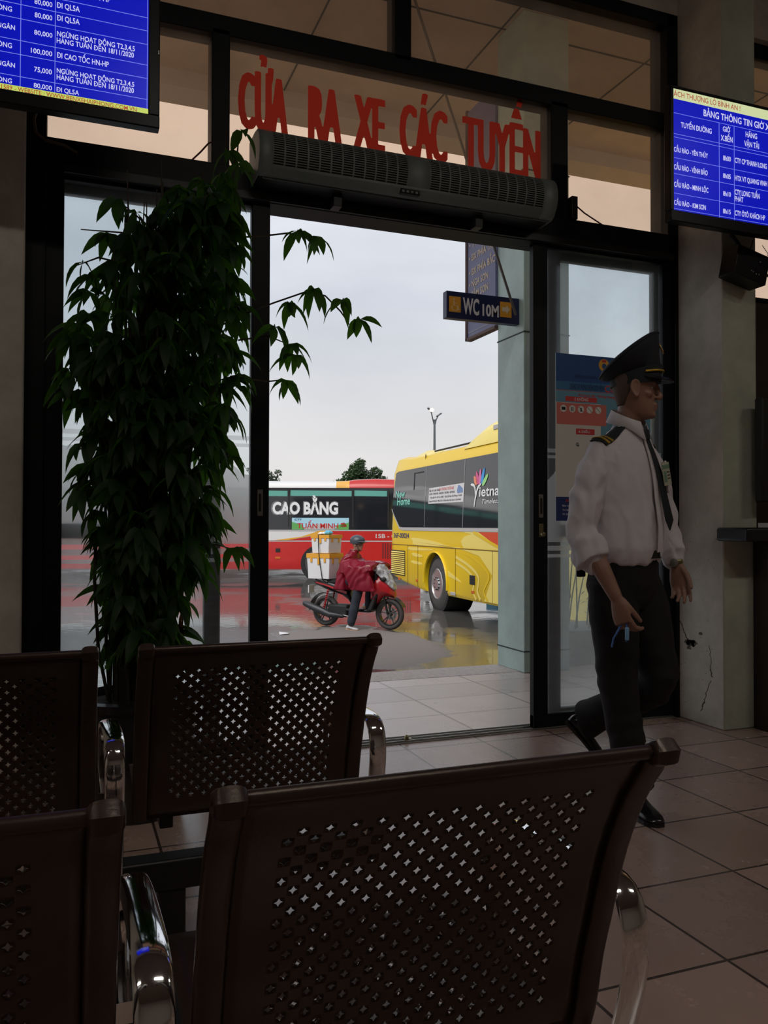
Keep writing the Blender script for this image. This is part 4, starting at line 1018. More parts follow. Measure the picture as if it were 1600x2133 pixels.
# =================================================================== RED AND WHITE COACH
fwd = V((math.sin(.366391), math.cos(.366391), 0)); rgt = V((math.cos(.366391), -math.sin(.366391), 0))
o_ = fwd*25.0
rb = empty('coach', (o_.x, o_.y, GZ), -.366391, 'red and white coach across the yard with CAO BẰNG lettering on its windows', 'bus')
X0, X1, W2 = -10.6, 1.1, 2.5
mats = [M['redp'], M['whitep'], mat('coach_amber', (.70, .36, .04), .3), M['trimgrey']]
def rsec(x, top):
    return [(x, .02, .28), (x, 0, .34), (x, 0, .62), (x, 0, 1.12), (x, 0, 1.16), (x, .002, 1.46), (x, .05, 2.76), (x, .10, 2.88), (x, .22, top), (x, .45, top+.03), (x, W2-.45, top+.03), (x, W2-.22, top), (x, W2-.05, 2.76), (x, W2, 1.46), (x, W2, .34), (x, W2-.02, .28)]
xs = [X0, X0+.12, X0+.5, -8, -6.2, -5, -3, -1.56, -1.45, -1.18, -1.05, -.9, -.3, .5, .95, X1]
tops = [2.70, 2.85, 2.93, 3.16, 3.16, 2.97, 2.94, 2.94, 2.945, 2.95, 2.965, 2.99, 3.02, 3.0, 2.95, 2.80]
mb = MB(); n = 16; rings = [rsec(x, t) for x, t in zip(xs, tops)]; mb.loft(rings)
k = 0
for i in range(len(rings)-1):
    xm = (xs[i]+xs[i+1])/2
    for j in range(n):
        z = (rings[i][j][2]+rings[i][(j+1) % n][2])/2
        front = j < 9
        if z > 1.47: mi = 1 if xm < -1.5 else (2 if xm < -1.1 else 0)
        elif z > 1.16: mi = 1
        elif z > 1.11: mi = 3
        else: mi = 0
        mb.m[k] = mi; k += 1
rbody = mb.build('body', mats, rb, smooth=30)
def rp(name, poly, m, out=.006, y=None):
    mb = MB(); n = len(poly)
    f = lambda z: 0 if z < 1.46 else .002+.048*(z-1.46)/1.3 if z < 2.76 else .05+.05*(z-2.76)/.12
    mb.add([(x, f(z)-out, z) for x, z in poly]+[(x, f(z)-out+.003, z) for x, z in poly], [list(range(n)), list(range(2*n-1, n-1, -1))]+[[i, (i+1) % n, (i+1) % n+n, i+n] for i in range(n)])
    return mb.build(name, m, rb)
rp('window_glass', [(X0+.2, 1.48), (.80, 1.48), (.86, 1.55), (.86, 2.66), (.80, 2.75), (X0+.4, 2.75), (X0+.2, 2.6)], M['busglass'], .008)
rp('window_trim', [(X0+.2, 1.445), (.85, 1.445), (.85, 1.482), (X0+.2, 1.482)], M['trimgrey'], .007)
cur = mat('aqua_curtain', (.10, .34, .28), .6)
for a, b in [(-10.2, -8.3), (-8.2, -6.4), (-6.3, -4.5), (-4.42, -2.92), (-2.83, -.98), (-.90, .09)]:
    rp('window_curtain', [(a, 2.50), (b, 2.49), (b, 2.655), (a, 2.675)], cur, .012)
    MB().box(b+.02, b+.06, -.002, .02, 1.5, 2.72).build('window_joint', M['black'], rb)
rp('white_band_stripe', [(-1.62, 1.452), (.85, 1.452), (.85, 1.16), (-4, 1.16), (-2.9, 1.165), (-2.1, 1.30)], M['redp'], .004)
rp('amber_stripe', [(-1.95, 1.452), (-1.52, 1.452), (-2.0, 1.34), (-2.9, 1.165), (-3.3, 1.165), (-2.5, 1.27)], mats[2], .007)
def rtext(items, m, name, out=.013, bold=.03, shear=0, parent=None):
    f = lambda z: 0 if z < 1.46 else .002+.048*(z-1.46)/1.3
    for s, x, z, w, cap in items:
        vs, fs, ww = text_geo(s, bold, shear); mb = MB(); mb.add([(x+p.x*w, f(z+p.y*cap)-out, z+p.y*cap) for p in vs], fs); mb.build(name, m, parent or rb, norm=False)
rtext([('CAO BẰNG', -3.42, 1.955, 2.04, .36)], mat('letter_shadow', (.16, .16, .17), .5), 'lettering_outline', .010, .075)
rtext([('CAO BẰNG', -3.37, 1.965, 1.98, .335)], M['wvinyl'], 'window_lettering', .0135, .05)
mb = MB(); mb.lathe([(.001, 0), (.05, 0), (.05, .004), (.001, .004)], 16, Matrix.Translation((-3.62, .01, 2.12)) @ Matrix.Rotation(PI/2, 4, 'X')); mb.build('window_lettering', M['wvinyl'], rb)
rtext([('15B - 00832', -.25, 1.235, 1.0, .12)], mat('dull_white', (.55, .45, .43), .5), 'number_lettering', .008)
rtext([('57', -4.5, 1.22, .9, .17)], M['redp'], 'side_lettering', .006, .06, .3)
a = rp('advert_panel', [(-2.78, 1.485), (-1.06, 1.485), (-1.06, 1.84), (-2.78, 1.84)], mat('advert_sky', (.34, .58, .68), .5), .013)
def rq(name, poly, m): 
    o = rp(name, poly, m, .0155); o.parent = a; return o
rq('advert_grass', [(-2.78, 1.485), (-2.4, 1.485), (-2.45, 1.62), (-2.78, 1.72)], mat('advert_green', (.10, .34, .08), .5)); rq('advert_grass', [(-1.06, 1.485), (-1.5, 1.485), (-1.4, 1.62), (-1.06, 1.70)], mat('advert_green2', (.10, .34, .08), .5))
rq('advert_road', [(-2.5, 1.487), (-1.35, 1.487), (-1.75, 1.66), (-2.05, 1.66)], M['trimgrey']); rq('advert_car', [(-1.32, 1.56), (-1.12, 1.57), (-1.14, 1.64), (-1.2, 1.70), (-1.3, 1.68)], M['redp'])
rtext([('TUẤN MINH', -2.62, 1.525, 1.24, .15)], M['redp'], 'advert_lettering', .0185, .02, parent=a); rtext([('CTY', -2.7, 1.765, .22, .05)], pnav, 'advert_lettering', .0185, parent=a)
mb = MB()
for k in range(12): mb.box(-.05+k*.075, -.015+k*.075, -.008, 0, .62, 1.08)
mb.build('air_grille', mat('grille_red_dark', (.12, .008, .008), .5), rb)
for x, z in [(-3.20, .82)]: MB().box(x-.07, x+.07, -.01, 0, z-.02, z+.10).build('door_catch', M['black'], rb, bevel=.01); MB().box(x-.08, x+.08, -.012, 0, z-.22, z-.16).build('side_lamp', M['amber'], rb, bevel=.005)
MB().box(-2.35, -2.05, -.01, 0, .40, .48).build('vent_slot', M['black'], rb, bevel=.01)
MB().box(-6.5, -2.3, .3, 2.2, .28, .29).build('underside', M['black'], rb)
for x in (-1.95, -8.2):
    MB().lathe([(.001, 0), (.56, 0), (.56, .02), (.001, .02)], 30, Matrix.Translation((x, -.004, .46)) @ Matrix.Rotation(-PI/2, 4, 'X')).build('wheel_well', M['black'], rb)
    wheel(rb, x, .12, .47, .28); wheel(rb, x, W2-.14, .47, .28)
mb = MB(); mb.loft([[(x, y, z) for y, z in ((.4, 2.93), (.6, 2.95+h), (1.9, 2.95+h), (2.1, 2.93))] for x, h in ((-8.6, .05), (-7.6, .34), (-5.6, .34), (-4.2, .03))]); mb.build('air_conditioner', M['whitep'], rb, smooth=40)

mb = MB(); mb.box(-45, 60, 45.0, 45.3, GZ, 1.35)  # wall added out of view so the gap under the coach stays dark
struct('added_yard_wall', 'dark weathered wall added behind the coaches to darken the gap beneath them', 'wall', mb, mat('added_weathered_wall', (.10, .095, .09), .9, var=.3, vscale=.6))
# =================================================================== STREET LAMP, TREES, CRATES
r = empty('street_lamp', (18.68, 41.03, GZ), 0, 'tall thin twin armed street lamp rising behind the yellow coach', 'street lamp')
mg = mat('galvanised', (.12, .13, .14), .5, .6)
mb = MB(); mb.tube([(0, 0, 0), (0, 0, 3), (0, 0, 7.4)], [.11, .09, .055], 10); mb.build('pole', mg, r, smooth=True)
for s, z in ((-1, 8.0), (1, 7.75)):
    mb = MB(); mb.tube([(0, 0, 7.0), (s*.10, 0, 7.4), (s*.22, 0, z-.12)], .035, 8); am = mb.build('arm', mg, r, smooth=True)
    Tm = Matrix.Translation((s*.27, 0, z-.08)) @ Matrix.Rotation(R(-s*35), 4, 'Y')
    mb = MB(); mb.cbox((0, 0, 0), (.34, .16, .07), Tm); mb.build('lamp_head', mg, am, bevel=.02)
    if s < 0:
        mb = MB(); mb.ell((-.2, -.07, 7.90), (.12, .1, .09), 12, 8); mb.build('lamp_bulb', mat('lit_bulb', (1, .8, .5), .5, emit=(1., .72, .38), estr=9.), am, smooth=True)
def leaf_ball(mb, c, r, n, s, rnd):
    for _ in range(n):
        d = V((rnd.gauss(0, 1), rnd.gauss(0, 1), rnd.gauss(0, 1))).normalized()*(r*rnd.random()**.4)
        p = V(c)+V((d.x, d.y, d.z*.8)); a = V((rnd.gauss(0, 1), rnd.gauss(0, 1), rnd.gauss(0, 1))).normalized(); b = a.orthogonal().normalized()
        q = s*rnd.uniform(.6, 1.2)
        mb.add([p-a*q, p+b*q*.45, p+a*q, p-b*q*.45], [(0, 1, 2, 3)])
M['treeleaf'] = mat('tree_leaf', (.045, .09, .035), .7, trans=(.08, .14, .04), var=.4, vscale=1.5)
M['treeleaf2'] = mat('tree_leaf_grey', (.07, .10, .06), .7, trans=(.10, .14, .07), var=.3, vscale=1.5)
rnd = random.Random(5)
def tree(loc, label, blobs, m, leaf=.16, dens=130, trunk_h=4.2):
    t = empty('tree', loc, 0, label, 'tree', 'trees beyond the red coach')
    mb = MB()
    for (x, y, z, r_) in blobs: leaf_ball(mb, (x, y, z), r_, int(dens*r_*r_*2.2), leaf, rnd)
    mb.build('crown', m, t, norm=False)
    mb = MB(); mb.tube([(0, 0, 0), (.1, 0, trunk_h*.5), (0, 0, trunk_h)], [.22, .17, .10], 8)
    for (x, y, z, r_) in blobs: mb.tube([(0, 0, trunk_h*.7), (x*.5, y*.5, (z+trunk_h*.7)/2), (x, y, z)], [.09, .06, .03], 6)
    mb.build('trunk', M['stem'], t, smooth=True)
tree((19.87, 56.7, GZ), 'broad rounded green tree above the red coach roof', [(-1.3, .4, 4.55, .62), (-.7, .2, 5.15, .62), (-.15, 0, 5.55, .72), (.05, 0, 6.15, .42), (.5, 0, 5.05, .75), (1.15, -.3, 5.5, .48), (1.45, -.4, 4.8, .62), (0, 0, 4.55, .9), (-.3, .2, 5.9, .4)], M['treeleaf'], .17, 300)
tree((24.6, 55.4, GZ), 'tree with only its low edge showing beside the yellow coach', [(-1.3, .3, 4.7, .35), (-.6, 0, 4.9, .6), (.3, 0, 5.0, .9)], M['treeleaf2'], .16, 200)
tree((13.65, 59.3, GZ), 'sparse grey green tree partly hidden by the left black door post', [(-.9, 0, 5.6, .6), (-.35, 0, 6.05, .42), (-.1, 0, 5.3, .55), (.35, -.1, 5.0, .45), (.75, -.2, 5.45, .3), (.55, -.2, 4.7, .5), (-.3, 0, 4.6, .7)], M['treeleaf2'], .15, 190)
# things under and behind the coaches
r = empty('crate', (10.1, 18.2, GZ), .2, 'light blue plastic crate stack standing under the rear of the yellow coach', 'crate')
cb = mat('crate_blue', (.06, .22, .33), .5)
for k in range(2):
    mb = MB(); z = k*.26
    for x in (-.28, .28): mb.box(x-.02, x+.02, -.2, .2, z, z+.24)
    for y in (-.2, .2): mb.box(-.28, .28, y-.015, y+.015, z, z+.05); mb.box(-.28, .28, y-.015, y+.015, z+.10, z+.14); mb.box(-.28, .28, y-.015, y+.015, z+.19, z+.24)
    mb.box(-.28, .28, -.2, .2, z, z+.015); mb.build('crate_layer', cb, r)
# litter on the asphalt
mb = MB(); mb.add([(2.93, 11.9, GZ+.006), (3.05, 11.86, GZ+.02), (3.10, 12.0, GZ+.012), (2.96, 12.05, GZ+.03)], [(0, 1, 2, 3)]); mb.add([(2.96, 11.9, GZ+.004), (3.05, 11.86, GZ+.004), (3.08, 12.02, GZ+.004)], [(0, 1, 2)])
tag(mb.build('paper_scrap', M['paper']), 'tiny white paper scrap lying on the wet asphalt', 'litter')
# planter with bamboo behind the right door
r = empty('bamboo_planter', (3.95, 5.55, 0), 0, 'concrete planter with thin bamboo behind the right glass panel', 'potted plant')
mb = MB(); mb.box(-.46, .6, -.28, .28, -.0, .26); mb.build('planter', mat('concrete_grey', (.30, .30, .28), .8, var=.2), r, bevel=.01)
rnd = random.Random(9)
mb = MB(); lf = MB()
for k in range(34):
    x = rnd.uniform(-.42, .5); y = rnd.uniform(-.2, .2); h = rnd.uniform(.35, .95); dx = rnd.uniform(-.02, .16)
    mb.tube([(x, y, .2), (x+dx*.4, y, .2+h*.5), (x+dx, y, .2+h)], [.007, .006, .003], 6)
    for j in range(9):
        t = rnd.uniform(.35, 1); p = V((x+dx*t, y, .2+h*t)); a = rnd.uniform(0, 2*PI); d = V((math.cos(a), math.sin(a)*.6, rnd.uniform(-.5, .4)))*rnd.uniform(.05, .12); s = d.cross(V((0, 0, 1))).normalized()*.007
        lf.add([p, p+d*.5+s, p+d, p+d*.5-s], [(0, 1, 2, 3)])
mb.build('stems', mat('bamboo_green', (.12, .16, .06), .6), r); lf.build('leaves', M['leaf'], r, norm=False)

# =================================================================== TALL POTTED PLANT
def add_leaf(mb, base, d, L_, W_, droop=.5, roll=0., n=5):
    """lance shaped leaf, folded along the midrib and bending down"""
    d = V(d).normalized(); side = d.cross(V((0, 0, 1)))
    if side.length < .05: side = V((1, 0, 0))
    side.normalize(); side = Matrix.Rotation(roll, 3, d) @ side
    p = V(base); rows = []; dd = d.copy()
    for i in range(n+1):
        t = i/n; w = W_*.5*(math.sin(PI*min(1, t**.75)))*(1 if t < .97 else .1)
        up = side.cross(dd)
        rows.append((p+side*w+up*w*.28, p.copy(), p-side*w+up*w*.28))
        dd = (dd+V((0, 0, -1))*droop/n*(1.2)).normalized(); p = p+dd*(L_/n)
    vs = [q for r_ in rows for q in r_]; fs = []
    for i in range(n):
        a = i*3; fs += [(a, a+1, a+4, a+3), (a+1, a+2, a+5, a+4)]
    mb.add(vs, fs)
def leaf_cluster(mb, c, out, rnd, k=None, L_=.125):
    k = k or rnd.randint(5, 7); a0 = rnd.uniform(0, 2*PI)
    for j in range(k):
        a = a0+2*PI*j/k+rnd.uniform(-.3, .3)
        d = V((math.cos(a)*.8, math.sin(a)*.8, -.15+rnd.uniform(-.25, .35)))+V(out)*.45
        add_leaf(mb, c, d, L_*rnd.uniform(.6, 1.25), L_*.34*rnd.uniform(.75, 1.2), rnd.uniform(.6, 2.6), rnd.uniform(-1.3, 1.3))
PX, PY = .245, 3.16
plant = empty('potted_plant', (PX, PY, 0), 0, 'tall dense leafy plant in a dark pot before the left glass door', 'potted plant')
mb = MB(); mb.lathe([(.001, 0), (.15, 0), (.165, .03), (.205, .20), (.215, .34), (.208, .385), (.222, .40), (.222, .425), (.200, .43), (.19, .39), (.001, .385)], 36)
mb.build('pot', M['pot'], plant, smooth=35)
mb = MB(); mb.lathe([(.001, .38), (.19, .38), (.185, .40), (.10, .412), (.001, .415)], 24); mb.build('soil', M['soil'], plant)
rnd = random.Random(21)
mb = MB()
# central moss pole wrapped in stems
mb.tube([(0, 0, .40), (.01, 0, 1.0), (.02, 0, 1.6), (.05, 0, 2.1)], [.085, .090, .06, .02], 14)
mb.build('moss_pole', mat('moss_pole', (.02, .016, .010), .95, bump=1., bscale=60), plant)
mb = MB()
for k in range(44):
    a = rnd.uniform(0, 2*PI); r0 = rnd.uniform(.03, .12); x, y = r0*math.cos(a), r0*math.sin(a)
    h = rnd.uniform(1.0, 2.0); P = []
    for j in range(7):
        t = j/6; q = r0*(1+.5*math.sin(t*3+k))
        P.append((x*(1+.3*t)+.012*math.sin(7*t+k), y*(1+.2*t)+.012*math.cos(5*t+k), .40+h*t))
    mb.tube(P, [.006, .006, .005, .005, .004, .003, .002], 6)
for P in [[(-.10, -.05, .42), (-.135, -.05, .60), (-.15, -.05, .85), (-.145, -.04, 1.0)], [(.11, -.05, .42), (.13, -.06, .75), (.155, -.05, 1.05), (.19, -.02, 1.35)]]: mb.tube(P, .006, 6)
fol = MB()
def w2(x, z, y=3.15): return V((x-PX, y-PY, z))
# reaching twigs with their own leaf clusters (x, z on the plant's plane)
TW = [([(.55, 2.12), (.70, 2.155), (.80, 2.185), (.905, 2.185)], [(.83, 2.19, 6), (.905, 2.18, 5)]),
      ([(.60, 1.83), (.74, 1.90), (.88, 1.965), (.96, 1.96), (1.03, 1.91), (1.075, 1.865)], [(.90, 1.97, 7), (1.005, 1.93, 5), (1.08, 1.86, 6), (.80, 1.905, 6)]),
      ([(.60, 1.74), (.72, 1.77), (.80, 1.75)], [(.74, 1.80, 6), (.80, 1.74, 6), (.82, 1.70, 4)]),
      ([(.58, 1.60), (.72, 1.595), (.79, 1.61)], [(.78, 1.60, 5)]),
      ([(.50, 2.25), (.57, 2.38), (.60, 2.47), (.61, 2.55)], [(.56, 2.46, 4), (.61, 2.53, 3), (.59, 2.40, 6), (.53, 2.36, 6), (.47, 2.33, 6)]),
      ([(.30, 2.10), (.24, 2.16), (.17, 2.22)], [(.16, 2.22, 6), (.23, 2.18, 4)]),
      ([(.30, 2.02), (.18, 2.10), (.04, 2.10)], [(.13, 2.08, 6), (.20, 2.05, 5)]),
      ([(.20, 1.98), (.10, 2.0), (.03, 1.97)], [(.05, 1.98, 3)]),
      ([(.15, 1.3), (.06, 1.32), (.02, 1.30)], [(.05, 1.33, 5)]), ([(.15, 1.15), (.09, 1.17), (.04, 1.16)], [(.05, 1.16, 5)]),
      ([(.45, 1.30), (.55, 1.32), (.59, 1.30)], [(.575, 1.31, 4)]), ([(.42, 1.15), (.50, 1.19), (.53, 1.17)], [(.51, 1.18, 6)]),
      ([(.40, .90), (.46, .97), (.53, .97), (.58, .955)], [(.50, .98, 4), (.585, .96, 5)]), ([(.38, .90), (.42, .94), (.47, .86)], [(.42, .91, 6), (.46, .86, 5)]),
      ([(.40, .72), (.40, .60), (.42, .56)], [(.40, .62, 4)])]
for tw, cl in TW:
    P = [w2(x, z, 3.10+.02*i) for i, (x, z) in enumerate(tw)]; mb.tube(P, [.0035]*(len(P)-1)+[.0018], 5)
    for x, z, k in cl: leaf_cluster(fol, w2(x, z, 3.10+rnd.uniform(-.02, .03)), (rnd.uniform(-.2, .5), 0, 0), rnd, k, .115)
stems_o = mb.build('stems', M['stem'], plant, smooth=True)
prof_ = [(.60, .15, .36), (.78, .12, .42), (.95, .09, .50), (1.15, .04, .53), (1.35, .03, .60), (1.6, -.05, .66), (1.8, -.07, .67), (1.95, .02, .68), (2.08, .12, .64), (2.2, .26, .60), (2.34, .42, .60)]
def ext(z):
    for (z0, a0, b0), (z1, a1, b1) in zip(prof_[:-1], prof_[1:]):
        if z <= z1: t = max(0, (z-z0)/(z1-z0)); return a0+(a1-a0)*t, b0+(b1-b0)*t
    return prof_[-1][1:]
for k in range(700):
    z = rnd.uniform(.62, 2.32)
    if z < .9 and rnd.random() < .35: continue
    a, b = ext(z); cx = (a+b)/2; hw = (b-a)/2*.90
    u = rnd.uniform(-1, 1); v = rnd.uniform(-1, 1)
    if u*u+v*v > 1: continue
    if z > 2.0 and rnd.random() < .25: continue
    c = V((cx+u*hw-PX, v*.25-.02, z)); leaf_cluster(fol, c, (u*.8, v*.8, 0), rnd, None, .125)
# the few small leaves near the soil
fol_o = fol.build('foliage', M['leaf'], plant, norm=False, smooth=60)
mb = MB()
for k in range(7): add_leaf(mb, w2(.39, .80-.02*k, 3.08), (rnd.uniform(-.3, .5), -.2, -.5), rnd.uniform(.07, .11), .016, 2.5, rnd.uniform(-1, 1))
mb.build('dry_leaves', M['leafdry'], plant, norm=False)
mb = MB()
for k in range(7): add_leaf(mb, w2(.43+.02*rnd.random(), .50, 3.08), (rnd.uniform(-.5, .9), rnd.uniform(-.3, .3), 1), rnd.uniform(.07, .13), .016, .3, rnd.uniform(-1, 1))
yl = mat('young_leaf', (.07, .19, .03), .45, trans=(.2, .5, .04)); mb.build('young_shoot', yl, plant, norm=False); mb = MB()
for k in range(9): add_leaf(mb, w2(.12+.05*rnd.random(), .52+.05*rnd.random(), 3.08), (rnd.uniform(-.5, .5), rnd.uniform(-.3, .3), 1), rnd.uniform(.05, .10), .012, .5, rnd.uniform(-1, 1))
mb.build('young_shoot', yl, plant, norm=False)

# =================================================================== PEOPLE
M['skin'] = mat('skin', (.29, .155, .11), .5, bump=.08, bscale=180, var=.08, vscale=9)
M['skin2'] = mat('skin_weathered', (.34, .19, .13), .55)
M['shirt'] = mat('white_shirt_cotton', (.66, .62, .66), .8, bump=.12, bscale=420)
M['trouser'] = mat('black_trouser_cloth', (.005, .004, .005), .85, bump=.1, bscale=300)
M['leather'] = mat('black_leather', (.010, .010, .013), .22)
M['gold'] = mat('gold_braid', (.55, .36, .05), .4, .5)
M['cap'] = mat('navy_cap_cloth', (.008, .012, .018), .75, bump=.1, bscale=400)
M['hair'] = mat('short_dark_hair', (.02, .016, .014), .8, bump=.6, bscale=260)
def ring(c, a, b, tilt=0., n=28, k=2.0, yaw=0.):
    """ellipse in a plane tilted about the lateral axis (front edge up for positive tilt)"""
    out = []
    for i in range(n):
        t = 2*PI*i/n; x = a*math.copysign(abs(math.cos(t))**(2/k), math.cos(t)); y = b*math.copysign(abs(math.sin(t))**(2/k), math.sin(t))
        out.append(V((c[0]+x*math.cos(tilt), c[1]+y, c[2]+x*math.sin(tilt))))
    return out
def hand(mb, T_, mirror=1, curl=(.5, .6, .5), spread=.06, thumb=(.7, .55), s=1.):
    """x wrist to fingers, y towards the thumb, palm faces -z"""
    S = T_ @ Matrix.Diagonal((s, s, s*mirror, 1))
    def P(v): return S @ V(v)
    rings = []
    for x, w, h, yo in [(-.012, .024, .018, 0), (.008, .027, .017, 0), (.03, .036, .017, .002), (.055, .041, .0155, .001), (.078, .041, .0135, 0), (.092, .037, .011, -.001)]:
        rings.append([P((x, yo+w*math.cos(2*PI*k/16), h*math.sin(2*PI*k/16))) for k in range(16)])
    mb.loft(rings)
    for i, (y, L_, r_) in enumerate([(.031, .074, .0088), (.0105, .082, .009), (-.0105, .076, .0086), (-.030, .060, .0076)]):
        a = 0; p = V((.078, y, -.001)); pts = [p.copy()]; dirs = (.45, .32, .26); yy = (1.5-i)*spread
        rr = [r_*1.05]
        for j, fr in enumerate(dirs):
            a += curl[j]*(1+.12*(i-1)); q = V((math.cos(a)*math.cos(yy), math.sin(yy), -math.sin(a)))
            ln = L_*fr*(1.25 if j == 0 else 1)
            pts.append(p+q*ln*.5); pts.append(p+q*ln); p = p+q*ln; rr += [r_*(1-.07*j), r_*(.99-.09*j)]
        mb.tube([P(v) for v in pts], [v*s for v in rr], 10, round_ends=True)
    a, b = thumb
    p0 = V((.012, .020, -.004)); d1 = V((math.cos(a), math.sin(a), -b*.6)).normalized(); p1 = p0+d1*.042
    d2 = V((math.cos(a*.55), math.sin(a*.55), -b)).normalized(); p2 = p1+d2*.033; d3 = V((math.cos(a*.3), math.sin(a*.3), -b*1.2)).normalized(); p3 = p2+d3*.024
    mb.tube([P(v) for v in (p0, p0.lerp(p1, .5), p1, p2, p3)], [.0125*s, .0125*s, .0108*s, .0098*s, .0082*s], 10, round_ends=True)
def frame(o, x, y):
    x = V(x).normalized(); y = V(y); y = (y-x*y.dot(x)).normalized(); z = x.cross(y)
    m = Matrix((x, y, z)).transposed().to_4x4(); m.translation = V(o); return m
def head(mb, T_, s=1., ears=True):
    def P(v): return T_ @ (V(v)*s)
    prof = [(-.112, .050, .000, .020), (-.106, .060, -.022, .034), (-.092, .073, -.045, .047), (-.072, .0760, -.060, .056), (-.048, .0745, -.073, .063), (-.020, .0755, -.085, .068), (.008, .0745, -.092, .0715), (.034, .0815, -.096, .0735), (.062, .078, -.094, .072), (.088, .062, -.080, .062), (.106, .032, -.052, .042), (.113, .004, -.020, .016)]
    rings = []
    for z, f, b, w in prof:
        c = (f+b)/2; a = (f-b)/2; r_ = []
        for i in range(32):
            t = 2*PI*i/32; x = a*math.cos(t); y = w*math.sin(t)
            if math.cos(t) > 0: y *= 1-.16*math.cos(t)**2       # face narrower than the skull
            r_.append(P((c+x, y, z)))
        rings.append(r_)
    mb.loft(rings)
    # nose, nostrils, lips, chin, brow, cheekbones
    mb.tube([P(v) for v in ((.072, 0, .030), (.081, 0, .012), (.089, 0, -.008), (.0965, 0, -.024), (.093, 0, -.033))], [.0075*s, .0080*s, .0095*s, .0110*s, .0085*s], 12, round_ends=True)
    for sg in (-1, 1):
        mb.ell((0, 0, 0), (.011*s, .0085*s, .0085*s), 10, 8, T_ @ Matrix.Translation(V((.088, sg*.0125, -.031))*s))
        mb.ell((0, 0, 0), (.013*s, .026*s, .0075*s), 12, 8, T_ @ Matrix.Translation(V((.0625, sg*.026, .0265))*s))        # brow
        mb.ell((0, 0, 0), (.020*s, .020*s, .017*s), 12, 8, T_ @ Matrix.Translation(V((.0445, sg*.040, -.020))*s))      # cheekbone
        mb.ell((0, 0, 0), (.0095*s, .0165*s, .0045*s), 12, 8, T_ @ Matrix.Translation(V((.0625, sg*.030, .0120))*s))    # upper lid
        if ears:
            E_ = T_ @ Matrix.Translation(V((-.006, sg*.0735, -.004))*s) @ Matrix.Rotation(sg*-.35, 4, 'Z') @ Matrix.Rotation(-.18, 4, 'Y')
            n = 14; pts = [V((.017*math.cos(t)*(1.15 if math.sin(t) > 0 else .8), sg*.010, .031*math.sin(t)))*s for t in [PI*2*k/n for k in range(n+1)]]
            mb.tube([E_ @ p for p in pts], .0052*s, 8); mb.ell((0, 0, 0), (.014*s, .006*s, .027*s), 12, 8, E_ @ Matrix.Translation((0, sg*.004*s, 0)))
    mb.tube([P(v) for v in ((.066, -.024, -.0605), (.0795, -.011, -.0555), (.083, 0, -.0575), (.0795, .011, -.0555), (.066, .024, -.0605))], [.003*s, .0062*s, .0068*s, .0062*s, .003*s], 10)
    mb.tube([P(v) for v in ((.064, -.021, -.0655), (.077, -.010, -.0705), (.0795, 0, -.0715), (.077, .010, -.0705), (.064, .021, -.0655))], [.003*s, .0066*s, .0076*s, .0066*s, .003*s], 10)
    mb.ell((0, 0, 0), (.019*s, .024*s, .016*s), 12, 8, T_ @ Matrix.Translation(V((.062, 0, -.094))*s))
def eyes(T_, s, parent):
    for sg in (-1, 1):
        mb = MB(); mb.ell((0, 0, 0), (.0085*s, .0115*s, .0065*s), 14, 10, T_ @ Matrix.Translation(V((.0585, sg*.0295, .0035))*s)); e = mb.build('eye', mat('eye_white', (.30, .26, .23), .3), parent, smooth=True)
        mb = MB(); mb.ell((0, 0, 0), (.002*s, .0042*s, .0042*s), 12, 8, T_ @ Matrix.Translation(V((.0662, sg*.0298, .0035))*s)); mb.build('iris', mat('iris_brown', (.02, .01, .008), .15), e, smooth=True)
        mb = MB(); mb.tube([T_ @ (V(v)*s) for v in ((.0765, sg*.014, .022), (.0705, sg*.030, .027), (.056, sg*.045, .024))], [.0018*s, .0022*s, .0013*s], 8); mb.build('eyebrow', M['hair'], parent, smooth=True)

GH = -68      # walking direction
def guard():
    mb = MB()
    # trunk kept inside the clothes
    mb.loft([ring((-.02, 0, .84), .09, .12), ring((-.015, 0, .95), .085, .115), ring((-.02, 0, 1.12), .10, .135), ring((-.025, 0, 1.28), .09, .15), ring((-.015, 0, 1.36), .06, .12), ring((-.005, 0, 1.405), .055, .062), ring((.005, 0, 1.45), .058, .056), ring((.015, 0, 1.50), .056, .054), ring((.025, 0, 1.535), .05, .05)])
    # legs inside trousers
    mb.tube([(-.02, -.075, .86), (-.01, -.085, .65), (.0, -.09, .46), (.03, -.075, .27), (.055, -.05, .07)], [.075, .062, .048, .045, .035], 14, round_ends=True)
    mb.tube([(-.02, .075, .86), (.03, .085, .65), (.08, .09, .48), (-.06, .09, .38), (-.235, .087, .28)], [.075, .062, .048, .045, .035], 14, round_ends=True)
    # right arm (near side), elbow slightly bent
    mb.tube([(-.03, -.12, 1.335), (-.038, -.165, 1.305), (-.05, -.222, 1.19), (-.052, -.25, 1.05), (-.02, -.262, .97), (.035, -.262, .885), (.083, -.25, .80)], [.03, .045, .04, .038, .041, .035, .0255], 14, round_ends=True)
    hr = frame((.087, -.249, .792), (.30, .06, -.95), (.95, -.1, .3)); hand(mb, hr, 1, (.55, .75, .55), .03, (.42, .5), 1.0)
    # left arm
    mb.tube([(-.02, .12, 1.335), (-.02, .165, 1.305), (.01, .222, 1.19), (.03, .248, 1.06), (.05, .245, .99), (.085, .225, .905)], [.03, .045, .04, .036, .036, .0255], 14, round_ends=True)
    hl = frame((.088, .224, .895), (.22, .05, -.97), (.95, .25, .2)); hand(mb, hl, -1, (.35, .5, .45), .05, (.5, .5), 1.0)
    HT = Matrix.Translation((.034, 0, 1.549)) @ Matrix.Rotation(R(30), 4, 'Z') @ Matrix.Rotation(R(2), 4, 'Y')
    head(mb, HT, .985)
    body = remeshed(mb, 'person', M['skin'], None, .0042, 3)
    return body, HT, hr, hl
